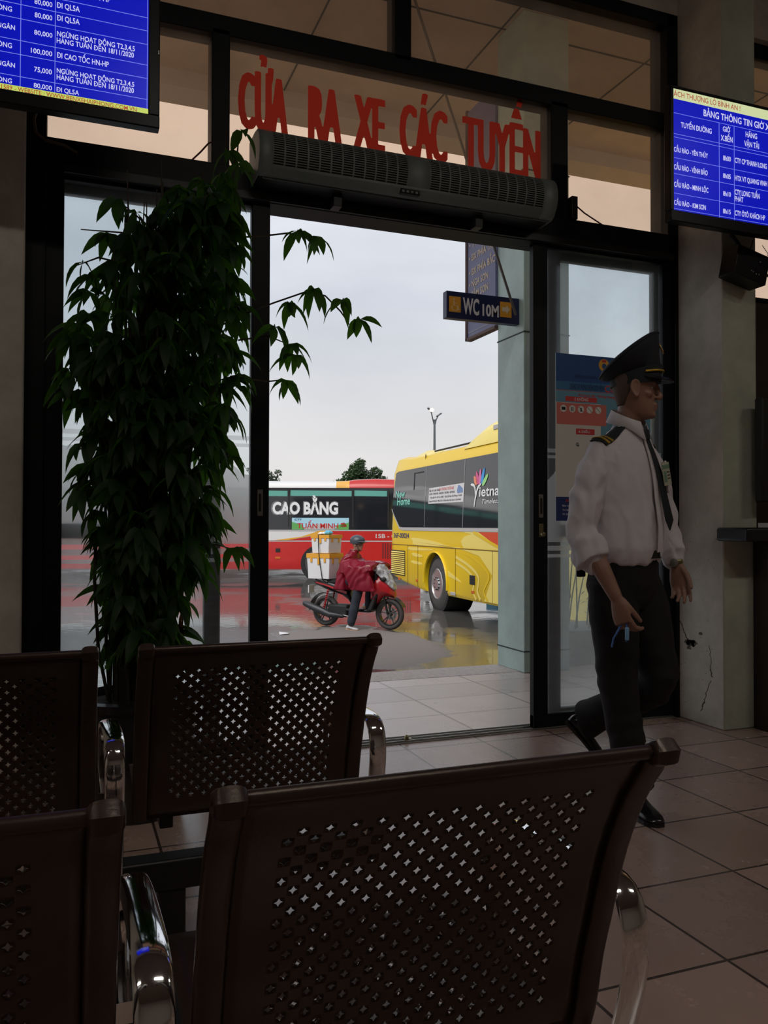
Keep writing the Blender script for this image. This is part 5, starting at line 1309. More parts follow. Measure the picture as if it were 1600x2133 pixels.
g, HT, hr, hl = guard()
g.location = (1.966, 2.562, 0); g.rotation_euler = (0, 0, R(GH)); g.scale = (.91, .89, 1)
tag(g, 'man in white uniform shirt, black tie and peaked cap walking past the door', 'person')
eyes(HT, .985, g)
# cropped hair shell at nape and sides
mb = MB(); rr = []
for z, f, b, w in [(-.060, -.040, -.0745, .050), (-.035, -.018, -.0845, .064), (-.005, .012, -.0945, .0725), (.03, .030, -.1005, .0765), (.06, .030, -.0985, .0755)]:
    rr.append([HT @ V(((f+b)/2+(f-b)/2*math.cos(2*PI*k/28), w*math.sin(2*PI*k/28), z)) for k in range(28)])
mb.loft(rr); mb.build('hair', mat('cropped_hair', (.10, .065, .05), .8, bump=.5, bscale=260), g, smooth=True)
# ---- shirt
mb = MB()
mb.loft([ring((-.012, 0, .905), .118, .150), ring((-.012, 0, .925), .130, .162), ring((-.010, 0, .96), .140, .170), ring((-.012, 0, 1.04), .143, .172), ring((-.026, 0, 1.14), .142, .178), ring((-.034, 0, 1.23), .140, .186), ring((-.036, 0, 1.30), .124, .190), ring((-.028, 0, 1.35), .098, .166), ring((-.018, 0, 1.385), .076, .116), ring((-.006, 0, 1.405), .066, .078), ring((-.003, 0, 1.425), .060, .064)])
mb.tube([(-.03, -.10, 1.335), (-.036, -.158, 1.312), (-.045, -.203, 1.24), (-.055, -.232, 1.14), (-.062, -.253, 1.04), (-.045, -.262, .985), (-.022, -.264, .945)], [.05, .060, .066, .066, .064, .064, .066], 18, round_ends=True)
mb.tube([(-.02, .10, 1.335), (-.02, .158, 1.312), (-.005, .203, 1.24), (.018, .23, 1.14), (.035, .25, 1.05), (.05, .246, .98), (.066, .238, .935)], [.05, .060, .064, .060, .056, .052, .050], 18, round_ends=True)
# rolled cuffs
mb.tube([(-.040, -.262, .985), (-.018, -.265, .945), (.0, -.266, .915)], [.068, .073, .070], 20); mb.tube([(.052, .245, .975), (.066, .238, .938)], [.052, .054], 18)
def folds(co, n):
    s = noise.noise(V((co.x*11, co.y*11+3, co.z*5)))*.011+abs(noise.noise(V((co.x*22+co.z*9, co.y*22, co.z*11))))*-.008
    # long sleeve and back pleats
    s += math.sin(co.y*70+co.x*40+noise.noise(co*6)*4)*.003*min(1, max(0, (1.36-co.z)*4))
    if abs(co.y) > .2: s += math.sin(co.z*52+noise.noise(co*8)*5+co.x*20)*.0045
    if co.z < 1.02: s += abs(noise.noise(V((co.x*16, co.y*16, co.z*8))))*.012*min(1, (1.02-co.z)*8)
    return n*s
sh = remeshed(mb, 'shirt', M['shirt'], g, .0062, 3, dfun=folds)
def torso_front(z):
    T_ = [(.95, .13), (1.04, .133), (1.14, .118), (1.23, .108), (1.30, .090), (1.35, .072), (1.40, .060)]
    for (a, x0), (b, x1) in zip(T_[:-1], T_[1:]):
        if z <= b: return x0+(x1-x0)*max(0, (z-a)/(b-a))
    return .06
# collar
mb = MB(); n = 40; rows = [[], [], []]
for k in range(n+1):
    t = R(16)+(2*PI-R(32))*k/n; b = (1-math.cos(t))/2; e = math.exp(-((min(t, 2*PI-t)-R(16))/.5)**2)
    rows[0].append(V((.0+.066*math.cos(t), .063*math.sin(t), 1.412+.055*b)))
    rows[1].append(V((-.002+.069*math.cos(t), .068*math.sin(t), 1.425+.060*b)))
    rows[2].append(V((-.006+(.088+.012*e)*math.cos(t), (.088)*math.sin(t), 1.392+.045*b-.035*e)))
mb.loft(rows, False, False); o = mb.build('collar', M['shirt'], g, smooth=60); solid(o, .0025)
mb = MB(); mb.box(torso_front(1.2)-.0, torso_front(1.2)+.001, 0, .001, 1.2, 1.201)
# button placket
mb = MB()
zs = [1.37-.03*k for k in range(15)]
mb.loft([[V((torso_front(z)+.006, -.018, z)), V((torso_front(z)+.0105, -.016, z)), V((torso_front(z)+.0105, .012, z)), V((torso_front(z)+.006, .014, z))] for z in zs]); mb.build('placket', M['shirt'], g, smooth=50)
# tie
mb = MB(); tz = [1.395, 1.375, 1.362]; mb.loft([[V((torso_front(z)+o_+.012, y, z)) for o_, y in ((0, -w), (.010, -w*.6), (.014, 0), (.010, w*.6), (0, w), (-.004, 0))] for z, w in ((1.398, .019), (1.388, .022), (1.365, .013))])
kn = mb.build('tie', M['cap'], g, smooth=40)
mb = MB(); zz = [1.366-.03*k for k in range(11)]
rowsT = []
for i, z in enumerate(zz):
    t = i/10; w = .013+.022*t; yc = .004+.040*t; xf = torso_front(z)+.014+.010*t; rowsT.append([V((xf, yc-w, z)), V((xf+.004, yc, z)), V((xf, yc+w, z)), V((xf-.003, yc, z))])
xf = torso_front(1.03)+.022; rowsT.append([V((xf, .038, 1.030)), V((xf+.001, .045, 1.026)), V((xf, .052, 1.030)), V((xf-.002, .045, 1.03))])
mb.loft(rowsT); mb.build('tie_blade', M['cap'], kn, smooth=50)
# name card
Tc = Matrix.Translation((.137, .052, 1.235)) @ Matrix.Rotation(R(8), 4, 'X') @ Matrix.Rotation(R(-6), 4, 'Y')
mb = MB(); mb.box(-.0015, .0015, -.029, .029, -.042, .042, Tc); cd = mb.build('name_card', mat('card_cream', (.50, .48, .38), .35), g)
mb = MB(); mb.box(.0016, .0022, -.029, .029, .018, .034, Tc); mb.box(.0016, .0022, -.024, -.004, -.030, .010, Tc); mb.build('card_print', mat('card_green', (.16, .28, .20), .5), cd)
mb = MB()
for z in (.004, -.008, -.020): mb.box(.0016, .0022, .002, .024, z, z+.004, Tc)
mb.build('card_lines', M['black'], cd)
# chest pocket
mb = MB(); Tq = Matrix.Translation((.104, .105, 1.225)) @ Matrix.Rotation(R(35), 4, 'Z') @ Matrix.Rotation(R(-7), 4, 'Y'); mb.box(-.004, .006, -.05, .05, -.06, .06, Tq); mb.build('pocket', M['shirt'], g, bevel=.004)
# shoulder boards laid over the cloth
def on_shirt(x, y, z, s, lift):
    d = V((0, -s*.62, -.78)).normalized(); o_ = V((x, y, z))-d*.15
    ok, loc, nor, _ = sh.ray_cast(o_, d)
    return (loc+nor*lift) if ok else V((x, y, z))
def board(s, u0, u1, hw0, hw1, l0, l1, name, m, parent):
    nu, nv = 8, 6; top = []; bot = []
    for i in range(nu+1):
        u = u0+(u1-u0)*i/nu; rt_ = []; rb_ = []
        for j in range(nv+1):
            v = (j/nv-.5)*2*(hw0+(hw1-hw0)*i/nu); y = s*(.084+.110*u); z = 1.415-.075*u; x = .004-.028*u+v
            rt_.append(on_shirt(x, y, z, s, l1)); rb_.append(on_shirt(x, y, z, s, l0))
        top.append(rt_+rb_[::-1])
    mb = MB(); mb.loft(top); return mb.build(name, m, parent, smooth=30)
for s in (-1, 1):
    ep = board(s, 0, 1, .022, .029, .002, .009, 'shoulder_board', M['cap'], g)
    board(s, .66, .75, .0265, .0275, .008, .0105, 'gold_stripe', M['gold'], ep); board(s, .84, .93, .0275, .0285, .008, .0105, 'gold_stripe', M['gold'], ep)
    c0 = on_shirt(.004, s*.090, 1.411, s, .009)
    mb = MB(); mb.ell(c0, (.006, .006, .004), 12, 8); mb.build('silver_button', M['alu'], ep, smooth=True)
# ---- trousers and belt
mb = MB()
mb.loft([ring((-.012, 0, .955), .112, .142), ring((-.016, 0, .93), .120, .150), ring((-.03, 0, .87), .132, .165), ring((-.036, 0, .82), .138, .172), ring((-.03, 0, .77), .12, .165), ring((-.02, 0, .74), .09, .14)])
mb.tube([(-.03, -.08, .83), (-.022, -.085, .72), (-.008, -.09, .58), (.0, -.09, .46), (.015, -.085, .36), (.035, -.075, .24), (.055, -.058, .13), (.064, -.05, .085)], [.098, .100, .088, .078, .074, .070, .070, .072], 20)
mb.tube([(-.02, .08, .83), (.02, .088, .72), (.055, .092, .58), (.085, .094, .485), (.062, .094, .445), (-.03, .092, .395), (-.15, .088, .328), (-.225, .087, .288), (-.268, .088, .268)], [.098, .100, .088, .080, .076, .074, .071, .073, .076], 20)
def tf(co, n):
    s = noise.noise(V((co.x*8, co.y*8, co.z*5)))*.006+math.sin(co.z*60+noise.noise(co*7)*6)*.0022*(1 if co.z < .6 else .5)
    return n*s
remeshed(mb, 'trousers', M['trouser'], g, .0065, 3, dfun=tf)
mb = MB(); mb.loft([ring((-.012, 0, .925), .1275, .157), ring((-.012, 0, .925), .1305, .160), ring((-.012, 0, .955), .1305, .160), ring((-.012, 0, .955), .1275, .157)], False)
mb.build('belt', M['leather'], g, smooth=40)
# ---- shoes
def shoe(name, toe, heel, up, parent, Ls=.275):
    F_ = frame(heel, V(toe)-V(heel), V(up).cross(V(toe)-V(heel)))
    if F_.col[2].xyz.dot(V(up)) < 0: F_ = frame(heel, V(toe)-V(heel), -V(up).cross(V(toe)-V(heel)))
    k = (V(toe)-V(heel)).length/.275
    mb = MB(); rings = []
    for x, w, h, zb in [(-.004, .018, .045, .012), (.006, .030, .070, .010), (.035, .036, .088, .012), (.07, .037, .080, .014), (.11, .037, .062, .014), (.15, .042, .050, .010), (.19, .045, .043, .008), (.225, .043, .037, .008), (.255, .034, .030, .009), (.272, .018, .020, .012)]:
        r_ = []
        for i in range(20):
            t = 2*PI*i/20; yy = w*math.cos(t)*(1-.12*math.sin(t)); zz = zb+(h-zb)*(.5+.5*math.sin(t)) if math.sin(t) > 0 else zb+(h-zb)*(.5+.5*math.sin(t))
            r_.append(F_ @ V((x*k, yy*k, zz*k)))
        rings.append(r_)
    mb.loft(rings); o = mb.build(name, M['leather'], parent, smooth=60)
    mb = MB(); poly = [(-.006, -.022), (.0, -.033), (.05, -.036), (.11, -.033), (.16, -.044), (.20, -.048), (.24, -.044), (.268, -.028), (.278, 0), (.268, .028), (.24, .042), (.20, .044), (.16, .042), (.11, .036), (.05, .036), (.0, .033), (-.006, .022)]
    mb.prism([(x*k, y*k) for x, y in poly], .0, .012*k, 'Z', F_); mb.prism([(x*k, y*k) for x, y in [(-.008, -.03), (.07, -.036), (.07, .036), (-.008, .03)]], -.0, .018*k, 'Z', F_)
    mb.build('sole', M['black'], o)
    return o
shoe('shoe', (.200, -.140, .0), (-.015, .020, .0), (0, 0, 1), g)
shoe('shoe', (-.192, .128, .095), (-.348, .060, .248), (.62, .22, .75), g)
# ---- peaked cap
CT = Matrix.Translation((.034, 0, 0)) @ Matrix.Rotation(R(30), 4, 'Z') @ Matrix.Translation((-.034, 0, 0))
def cr(c, a, b, tl): return [CT @ p for p in ring(c, a, b, R(tl), 40)]
mb = MB()
mb.loft([cr((.030, 0, 1.566), .101, .0795, 3), cr((.032, 0, 1.600), .103, .081, 7), cr((.032, 0, 1.616), .105, .083, 12)])
cap = mb.build('peaked_cap', M['cap'], g, smooth=50)
mb = MB()
mb.loft([cr((.030, 0, 1.612), .102, .080, 13), cr((.022, 0, 1.632), .112, .097, 24), cr((.012, 0, 1.655), .130, .121, 31), cr((.006, 0, 1.672), .140, .131, 34), cr((.002, 0, 1.682), .139, .130, 34), cr((-.002, 0, 1.688), .128, .119, 34), cr((-.001, 0, 1.689), .06, .055, 34), cr((-.001, 0, 1.6885), .004, .004, 34)])
mb.build('crown', M['cap'], cap, smooth=60)
mb = MB(); pts = [CT @ p for p in ring((.004, 0, 1.677), .1415, .1325, R(34), 48)]; mb.tube(pts+[pts[0]], .003, 6); mb.build('crown_piping', M['cap'], cap, smooth=True)
mb = MB(); A = []; B = []; C_ = []
for k in range(25):
    t = R(-72+144*k/24); c = max(0, math.cos(t*1.2)); q = c**.8
    A.append(CT @ V((.032+.103*math.cos(t), .081*math.sin(t), 1.588)))
    B.append(CT @ V((.032+(.103+.026*q)*math.cos(t), (.081+.012*q)*math.sin(t), 1.588-.004*q)))
    C_.append(CT @ V((.032+(.103+.046*q)*math.cos(t), (.081+.018*q)*math.sin(t), 1.588-.016*q)))
mb.loft([A, B, C_], False, False); o = mb.build('visor', M['tvblack'], cap, smooth=60); solid(o, .003)
mb = MB(); pts = [CT @ V((.032+.107*math.cos(R(a)), .085*math.sin(R(a)), 1.602+.012*math.cos(R(a)))) for a in range(-70, 71, 7)]; mb.tube(pts, .0042, 8); mb.build('gold_cord', M['gold'], cap, smooth=True)
Tb = CT @ Matrix.Translation((.128, 0, 1.700)) @ Matrix.Rotation(R(62), 4, 'Y')
mb = MB(); mb.lathe([(.001, 0), (.019, 0), (.019, .003), (.001, .004)], 20, Tb @ Matrix.Diagonal((1.35, 1, 1, 1))); em = mb.build('cap_badge', M['gold'], cap, smooth=30)
mb = MB(); mb.lathe([(.001, .004), (.013, .0035), (.012, .0055), (.001, .006)], 20, Tb @ Matrix.Diagonal((1.35, 1, 1, 1))); mb.build('badge_centre', mat('badge_white', (.5, .48, .5), .4), em)
# wrist watch
W_ = frame((.087, .2245, .900), (.22, .05, -.97), (.95, .25, .2))
mb = MB(); pts = [W_ @ V((-.004, .029*math.cos(2*PI*k/20), .024*math.sin(2*PI*k/20))) for k in range(21)]; mb.tube(pts, [(.009, .003)]*21, 8, ref=W_.col[0].xyz); wt = mb.build('wrist_watch', M['brass'], g, smooth=50)
mb = MB(); mb.lathe([(.001, 0), (.016, 0), (.016, .006), (.001, .007)], 20, W_ @ Matrix.Translation((-.004, 0, .024))); mb.build('watch_face', M['alu'], wt, smooth=30)
# things carried
r = empty('lanyard', (0, 0, 0), 0, 'short blue cord dangling from the walking man\'s right hand', 'lanyard')
GM = Matrix.Translation((1.966, 2.562, 0)) @ Matrix.Rotation(R(GH), 4, 'Z') @ Matrix.Diagonal((.91, .89, 1, 1))
r.location = GM @ V((.125, -.235, .70))
mb = MB(); q = lambda v: (GM @ V(v))-r.location
mb.tube([q(v) for v in ((.118, -.235, .725), (.128, -.245, .70), (.135, -.25, .67), (.130, -.25, .645))], .0035, 6); mb.tube([q(v) for v in ((.112, -.235, .722), (.095, -.25, .68), (.075, -.25, .65), (.068, -.25, .62))], .0035, 6)
mb.build('cord', mat('blue_cord', (.05, .16, .5), .5), r, smooth=True)
mb = MB(); mb.cbox(q((.133, -.25, .672)), (.012, .012, .045)); mb.build('clip', mat('light_blue_clip', (.2, .42, .7), .3), r, bevel=.003)
r = empty('two_way_radio', GM @ V((-.16, -.10, .90)), R(GH), 'small black radio with stub antenna clipped behind the walking man\'s belt', 'radio')
mb = MB(); mb.box(-.016, .002, -.02, .02, -.05, .03); mb.build('case', M['tvblack'], r, bevel=.004)
mb = MB(); mb.tube([(-.010, .01, .025), (-.022, .01, .05), (-.040, .01, .08)], [.006, .005, .004], 8); mb.build('antenna', M['black'], r, smooth=True)

# =================================================================== SCOOTER, RIDER, LOAD
SH = math.atan2(11.908-12.771, 4.669-3.914)
sc = empty('scooter', (3.914, 12.771, GZ), SH, 'black and red scooter with plastic wrapped front stopped on the wet yard', 'scooter')
M['scb'] = mat('scooter_black', (.010, .010, .011), .25); M['scr'] = mat('scooter_red', (.42, .012, .02), .25, coat=.4)
M['plast'] = mat('crinkled_clear_plastic', (.42, .42, .44), .12, bump=1., bscale=22, spec=1., var=.7, vscale=14)
def sc_wheel(x, w):
    T_ = Matrix.Translation((x, 0, .243)) @ Matrix.Rotation(PI/2, 4, 'X')
    mb = MB(); n = 36
    rings = []
    for k in range(n+1):
        a = 2*PI*k/n; rings.append([(x+(.207+.036*math.cos(b))*math.cos(a), w*.5*math.sin(b), .243+(.207+.036*math.cos(b))*math.sin(a)) for b in [2*PI*j/12 for j in range(12)]])
    mb.loft(rings, False); t = mb.build('wheel', M['tyre'], sc, smooth=True)
    mb = MB(); mb.lathe([(.178, -.03), (.160, -.03), (.160, .03), (.178, .03)], 36, T_, True); r_ = mb.build('rim', M['scb'], t, smooth=30)
    mb = MB(); mb.lathe([(.001, -.05), (.035, -.05), (.035, .05), (.001, .05)], 18, T_)
    for k in range(5):
        a = 2*PI*k/5+.3
        for da in (-.16, .16): mb.tube([(x+.03*math.cos(a), 0, .243+.03*math.sin(a)), (x+.165*math.cos(a+da), 0, .243+.165*math.sin(a+da))], [(.010, .014), (.007, .012)], 8)
    mb.build('spokes', mat('spoke_grey', (.10, .10, .105), .35, .6), t, smooth=30)
    mb = MB(); mb.lathe([(.05, -.055), (.095, -.055), (.095, -.051), (.05, -.051)], 24, T_, True); mb.build('brake_disc', M['alu'], t)
sc_wheel(0, .098); sc_wheel(1.147, .085)
mb = MB(); mb.loft([[(x, y*w, z+h*c) for y, c in ((-1, 0), (-.95, .6), (-.5, 1), (.5, 1), (.95, .6), (1, 0), (.6, -.6), (-.6, -.6))] for x, w, z, h in ((-.23, .03, .72, .01), (-.18, .09, .70, .05), (-.02, .13, .67, .09), (.16, .14, .63, .11), (.34, .13, .58, .11), (.44, .11, .50, .09), (.50, .09, .40, .07))])
mb.build('rear_body', M['scb'], sc, smooth=50)
for s in (-1, 1):
    mb = MB(); mb.loft([[(x, s*y, z+d) for d in (-.014, .014)]+[(x, s*(y+.006), z+d) for d in (.014, -.014)] for x, y, z in ((-.12, .128, .70), (.06, .136, .665), (.22, .139, .62))]); mb.build('red_side_strip', M['scr'], sc)
    mb = MB(); mb.loft([[(x, s*y, z+d) for d in (-.02, .02)]+[(x, s*(y+.006), z+d) for d in (.02, -.02)] for x, y, z in ((.26, .138, .60), (.36, .126, .575), (.44, .110, .55))]); mb.build('red_side_strip', M['scr'], sc)
mb = MB(); mb.loft([[(x, y*w, z+h*c) for y, c in ((-1, -.5), (-1, .3), (-.6, 1), (.6, 1), (1, .3), (1, -.5))] for x, w, z, h in ((-.14, .09, .735, .02), (.0, .13, .735, .03), (.30, .15, .715, .04), (.55, .13, .69, .04), (.66, .07, .66, .03))]); mb.build('seat', M['black'], sc, smooth=40)
mb = MB(); mb.box(.42, .86, -.13, .13, .26, .31); mb.prism([(.80, .27), (.92, .30), (1.02, .55), (1.0, .92), (.95, .92), (.94, .56), (.86, .36)], -.17, .17, 'Y'); mb.build('leg_shield', M['scb'], sc, bevel=.02)
mb = MB(); mb.loft([[(x, y*w, z+c*h) for y, c in ((-1, -.4), (-.9, .5), (-.4, 1), (.4, 1), (.9, .5), (1, -.4), (.5, -1), (-.5, -1))] for x, w, z, h in ((.90, .17, .60, .26), (.99, .19, .66, .22), (1.07, .17, .68, .16), (1.16, .12, .62, .10), (1.24, .05, .55, .05))]); mb.build('front_fairing', M['scr'], sc, smooth=50)
mb = MB(); mb.loft([[(x, y*w, z+c*h) for y, c in ((-1, -.3), (-.85, .6), (-.4, 1), (.4, 1), (.85, .6), (1, -.3), (.4, -.9), (-.4, -.9))] for x, w, z, h in ((.86, .13, .97, .05), (.94, .18, .96, .10), (1.04, .165, .87, .11), (1.13, .13, .77, .09), (1.22, .08, .66, .05), (1.25, .04, .62, .02))])
remeshed(mb, 'plastic_cover', M['plast'], sc, .014, 2, disp=.012, dscale=26)
mb = MB(); mb.ell((1.09, -.12, .78), (.06, .035, .04), 14, 10); mb.ell((1.09, .12, .78), (.06, .035, .04), 14, 10); mb.build('headlight', M['black'], sc, smooth=True)
mb = MB(); 
for s in (-1, 1): mb.tube([(1.147, s*.065, .243), (1.10, s*.065, .42), (1.04, s*.05, .62)], .018, 10)
mb.build('front_fork', M['scb'], sc, smooth=True)
mb = MB(); mb.loft([[(1.147+.275*math.cos(a), y, .243+.275*math.sin(a)) for y in (-.055, 0, .055)]+[(1.147+.262*math.cos(a), y, .243+.262*math.sin(a)) for y in (.055, 0, -.055)] for a in [R(d) for d in range(25, 165, 10)]]); mb.build('front_mudguard', M['scb'], sc, smooth=50)
mb = MB(); mb.loft([[(.295*math.cos(a), y, .243+.295*math.sin(a)) for y in (-.06, 0, .06)]+[(.28*math.cos(a), y, .243+.28*math.sin(a)) for y in (.06, 0, -.06)] for a in [R(d) for d in range(70, 190, 10)]]); mb.build('rear_mudguard', M['scb'], sc, smooth=50)
mb = MB(); mb.tube([(.36, -.11, .18), (.14, -.14, .20), (-.05, -.15, .27), (-.30, -.16, .355)], [.03, .05, .062, .045], 16, round_ends=True); mb.build('exhaust_muffler', mat('muffler_grey', (.045, .045, .05), .4, .5), sc, smooth=True)
mb = MB(); mb.box(.08, .44, -.10, .10, .16, .36); mb.box(.0, .25, .06, .12, .18, .30); mb.build('engine', M['black'], sc, bevel=.03)
for s in (-1, 1):
    mb = MB(); P = []
    for k in range(33): t = k/32; P.append((.02+.08*t+.022*math.cos(k*1.57), s*.11+.022*math.sin(k*1.57), .30+.28*t))
    mb.tube(P, .006, 6); mb.tube([(.02, s*.11, .27), (.10, s*.11, .60)], .012, 8); mb.build('shock_absorber', M['scr'], sc, smooth=True)
mb = MB(); mb.tube([(.10, -.14, .72), (-.12, -.13, .765), (-.22, -.06, .775), (-.22, .06, .775), (-.12, .13, .765), (.10, .14, .72)], .012, 8); mb.build('grab_rail', M['chrome'], sc, smooth=True)
mb = MB(); mb.tube([(.36, -.10, .20), (.60, -.13, .165), (.66, -.13, .17)], .009, 8); mb.build('side_stand', M['alu'], sc, smooth=True)
mb = MB(); mb.tube([(.90, -.30, .985), (.95, -.15, .98), (.97, 0, .96), (.95, .15, .98), (.90, .30, .985)], .014, 8); mb.build('handlebar', M['scb'], sc, smooth=True)
MB().box(-.30, -.285, -.08, .08, .52, .64).build('number_plate', M['paper'], sc)
SM = Matrix.Translation((3.914, 12.771, GZ)) @ Matrix.Rotation(SH, 4, 'Z')
# polystyrene boxes
foam = mat('white_polystyrene', (.72, .72, .73), .8, bump=.15, bscale=120); tape = mat('orange_tape', (.72, .34, .03), .35)
def foam_box(lx, ly, z0, h, c, label, taper=.012):
    r = empty('foam_box', SM @ V((c[0], c[1], z0)), SH, label, 'box', 'foam boxes on the scooter')
    mb = MB(); mb.loft([[(x*lx/2*k, y*ly/2*k, z) for x, y in ((-1, -1), (1, -1), (1, 1), (-1, 1))] for z, k in ((0, .93), (h*.86, 1.0))]); mb.build('box_body', foam, r, bevel=.008)
    MB().box(-lx/2-.004, lx/2+.004, -ly/2-.004, ly/2+.004, h*.865, h).build('lid', foam, r, bevel=.008)
    mb = MB(); mb.box(-lx/2-.007, lx/2+.007, -ly/2-.007, ly/2+.007, h*.83, h*.93); mb.box(-lx/2-.006, lx/2+.006, -ly/2-.006, ly/2+.006, h*.93, h+.003)
    for x in (-.30, .02, .30): mb.box(x*lx-.018, x*lx+.018, -ly/2-.008, -ly/2+.02, h*.62-.02*math.cos(x*9), h*.84)
    for y in (-.25, .25): mb.box(lx/2-.02, lx/2+.008, y*ly-.02, y*ly+.02, h*.62, h*.84)
    mb.build('tape', tape, r); return r
b1 = foam_box(.42, .42, .757, .40, (-.03, 0), 'larger lower white foam box with orange tape strapped behind the rider')
b2_ = foam_box(.33, .40, 1.164, .29, (.0, 0), 'smaller upper white foam box with orange taped lid behind the rider')
mb = MB(); mb.tube([SM @ V(v) for v in ((-.03, -.205, 1.455), (-.02, -.215, 1.30), (-.005, -.222, 1.12), (.02, -.220, .95), (.05, -.21, .755), (.08, -.15, .70))], .007, 6)
mb.tube([SM @ V(v) for v in ((-.03, -.205, 1.455), (-.03, 0, 1.462), (-.03, .205, 1.455), (-.02, .222, 1.12), (.05, .21, .755))], .007, 6)
tag(mb.build('rubber_strap', M['wireblack'], smooth=True), 'black rubber strap tying the foam boxes to the scooter', 'strap')
r = empty('plastic_bag', SM @ V((.06, -.04, 1.455)), SH, 'small light blue plastic bundle lying on the upper foam box', 'bag')
mb = MB(); mb.ell((0, 0, .035), (.07, .06, .038), 16, 10); remeshed(mb, 'blue_bundle', mat('cyan_plastic', (.10, .42, .60), .4), r, .008, 1, disp=.012, dscale=30)
mb = MB(); mb.ell((-.11, 0, .022), (.08, .08, .024), 16, 10); remeshed(mb, 'white_wrap', foam, r, .008, 1, disp=.01, dscale=30)
# rider
mb = MB()
mb.loft([ring((.40, 0, .70), .13, .16), ring((.42, 0, .80), .12, .15), ring((.45, 0, .98), .11, .15), ring((.48, 0, 1.10), .09, .16), ring((.50, 0, 1.15), .06, .10), ring((.52, 0, 1.19), .052, .052), ring((.545, 0, 1.235), .05, .05)])
mb.tube([(.42, -.09, .74), (.66, -.17, .76), (.70, -.21, .60), (.64, -.26, .32), (.60, -.28, .10)], [.09, .075, .062, .052, .042], 14, round_ends=True)
mb.tube([(.42, .09, .74), (.70, .12, .74), (.74, .11, .60), (.72, .10, .40)], [.09, .075, .062, .05], 14, round_ends=True)
for s in (-1, 1):
    mb.tube([(.48, s*.11, 1.08), (.60, s*.19, .95), (.76, s*.25, .92), (.875, s*.28, .965)], [.045, .040, .034, .026], 12, round_ends=True)
    H_ = frame((.885, s*.28, .985), (1, 0, .05), (0, -s, 0)); hand(mb, H_, 1 if s < 0 else -1, (1.1, 1.2, .8), .01, (.6, .7), .95)
RT = Matrix.Translation((.575, 0, 1.315)) @ Matrix.Rotation(R(-3), 4, 'Z')
head(mb, RT, .98)
rd = remeshed(mb, 'person', M['skin2'], None, .0075, 2)
rd.matrix_world = SM
tag(rd, 'scooter rider in a crimson rain poncho and grey helmet with one foot on the ground', 'person')
eyes(RT, .98, rd)
mb = MB()
hr_ = []
for z, a, b, cx_ in ((.005, .118, .098, -.006), (.04, .125, .104, -.004), (.075, .122, .101, -.006), (.11, .098, .082, -.010), (.135, .055, .046, -.012), (.145, .006, .006, -.012)): hr_.append([RT @ (p+V((cx_, 0, z))) for p in ring((0, 0, 0), a, b)])
mb.loft(hr_); hm = mb.build('helmet', mat('dark_grey_helmet', (.045, .055, .07), .3), rd, smooth=50)
mb = MB(); A = []; B = []
for k in range(17):
    t = R(-62+124*k/16); q = max(0, math.cos(t*1.3)); A.append(RT @ V((-.004+.122*math.cos(t), .10*math.sin(t), .045))); B.append(RT @ V((-.004+(.122+.06*q)*math.cos(t), .104*math.sin(t), .040-.012*q)))
mb.loft([A, B], False, False); o = mb.build('helmet_peak', mat('helmet_peak_grey', (.07, .08, .09), .4), hm, smooth=60); solid(o, .004)
mb = MB(); mb.tube([RT @ V(v) for v in ((.02, -.092, .03), (.035, -.078, -.03), (.045, -.05, -.085), (.05, 0, -.112), (.045, .05, -.085), (.035, .078, -.03), (.02, .092, .03))], .005, 6); mb.build('chin_strap', M['black'], hm)
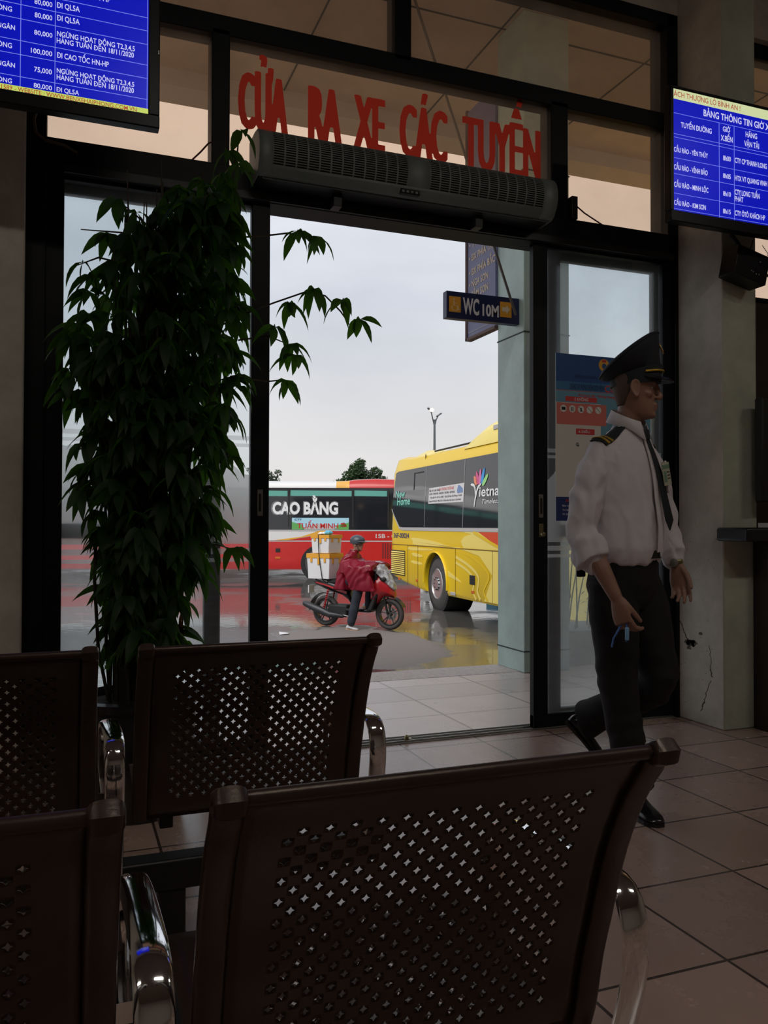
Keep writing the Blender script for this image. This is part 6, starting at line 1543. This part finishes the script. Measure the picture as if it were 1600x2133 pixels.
# jeans and trainers
mb = MB(); mb.loft([ring((.38, 0, .68), .15, .17), ring((.40, 0, .78), .14, .165), ring((.42, 0, .88), .12, .155)])
mb.tube([(.42, -.09, .74), (.66, -.17, .76), (.70, -.21, .60), (.66, -.26, .32), (.625, -.28, .12)], [.105, .092, .078, .072, .066], 14, round_ends=True); mb.tube([(.42, .09, .74), (.70, .12, .74), (.74, .11, .60), (.72, .10, .36)], [.105, .09, .076, .066], 14, round_ends=True)
remeshed(mb, 'jeans', mat('dark_denim', (.018, .022, .035), .8), rd, .012, 2, disp=.010, dscale=14)
for ct, ch in (((.76, -.30, 0), (.535, -.27, 0)), ((.84, .10, .315), (.62, .10, .315))):
    o = shoe('trainer', ct, ch, (0, 0, 1), rd); o.data = o.data.copy(); o.data.materials[0] = mat('pale_trainer', (.55, .55, .58), .6, var=.3, vscale=20)
    for c in o.children: c.data.materials[0] = mat('gum_sole', (.45, .28, .16), .6)
# poncho
mb = MB()
mb.loft([ring((.36, 0, .60), .15, .235), ring((.37, 0, .66), .155, .24), ring((.40, 0, .80), .16, .235), ring((.43, 0, .95), .155, .225), ring((.46, 0, 1.06), .14, .22), ring((.48, 0, 1.12), .12, .19), ring((.505, 0, 1.165), .085, .12), ring((.525, 0, 1.205), .078, .082), ring((.53, 0, 1.235), .083, .084)])
mb.loft([[V((x, y*w, z+c*h)) for y, c in ((-1, -1), (-.95, .2), (-.45, 1), (.45, 1), (.95, .2), (1, -1), (.5, -.9), (-.5, -.9))] for x, w, z, h in ((.40, .25, 1.00, .13), (.50, .29, .99, .13), (.62, .32, .96, .11), (.78, .335, .95, .09), (.92, .34, .98, .075), (1.0, .32, .98, .055))])
mb.loft([[V((x, y, z)) for x, y in ((.50+a, -.30+b), (.78+a, -.34+b), (.94+a, -.30+b), (.94+a, -.26+b), (.52+a, -.26+b))] for z, a, b in ((.98, 0, 0), (.85, .0, -.005), (.74, .04, .005), (.60, .10, .02))])
mb.loft([[V((x+c*.02, y, z)) for y, c in ((-w, 0), (-w*.4, 1), (w*.4, 1), (w, 0), (w*.4, -1), (-w*.4, -1))] for x, z, w in ((.88, .95, .30), (.92, .75, .26), (.94, .60, .23), (.96, .48, .20), (.93, .38, .15))])
mb.loft([[V((x, s_*.205+y, z)) for x, y in ((.86, -.02), (1.14, -.02), (1.2, .0), (.88, .02))] for s_, z in ((-1, .66), (-1, .52))]) if False else None
def pf(co, n):
    return n*(noise.noise(V((co.x*6+2, co.y*6, co.z*4)))*.020+math.sin((co.x*1.2-co.z)*34+noise.noise(co*5)*5)*.0055+math.sin((co.x+co.y*.6)*48+noise.noise(co*4)*4)*.004)
remeshed(mb, 'rain_poncho', mat('crimson_plastic', (.34, .008, .035), .28, spec=.7, trans=(.5, .01, .04)), rd, .013, 2, dfun=pf)
bpy.data.objects.remove(_to)
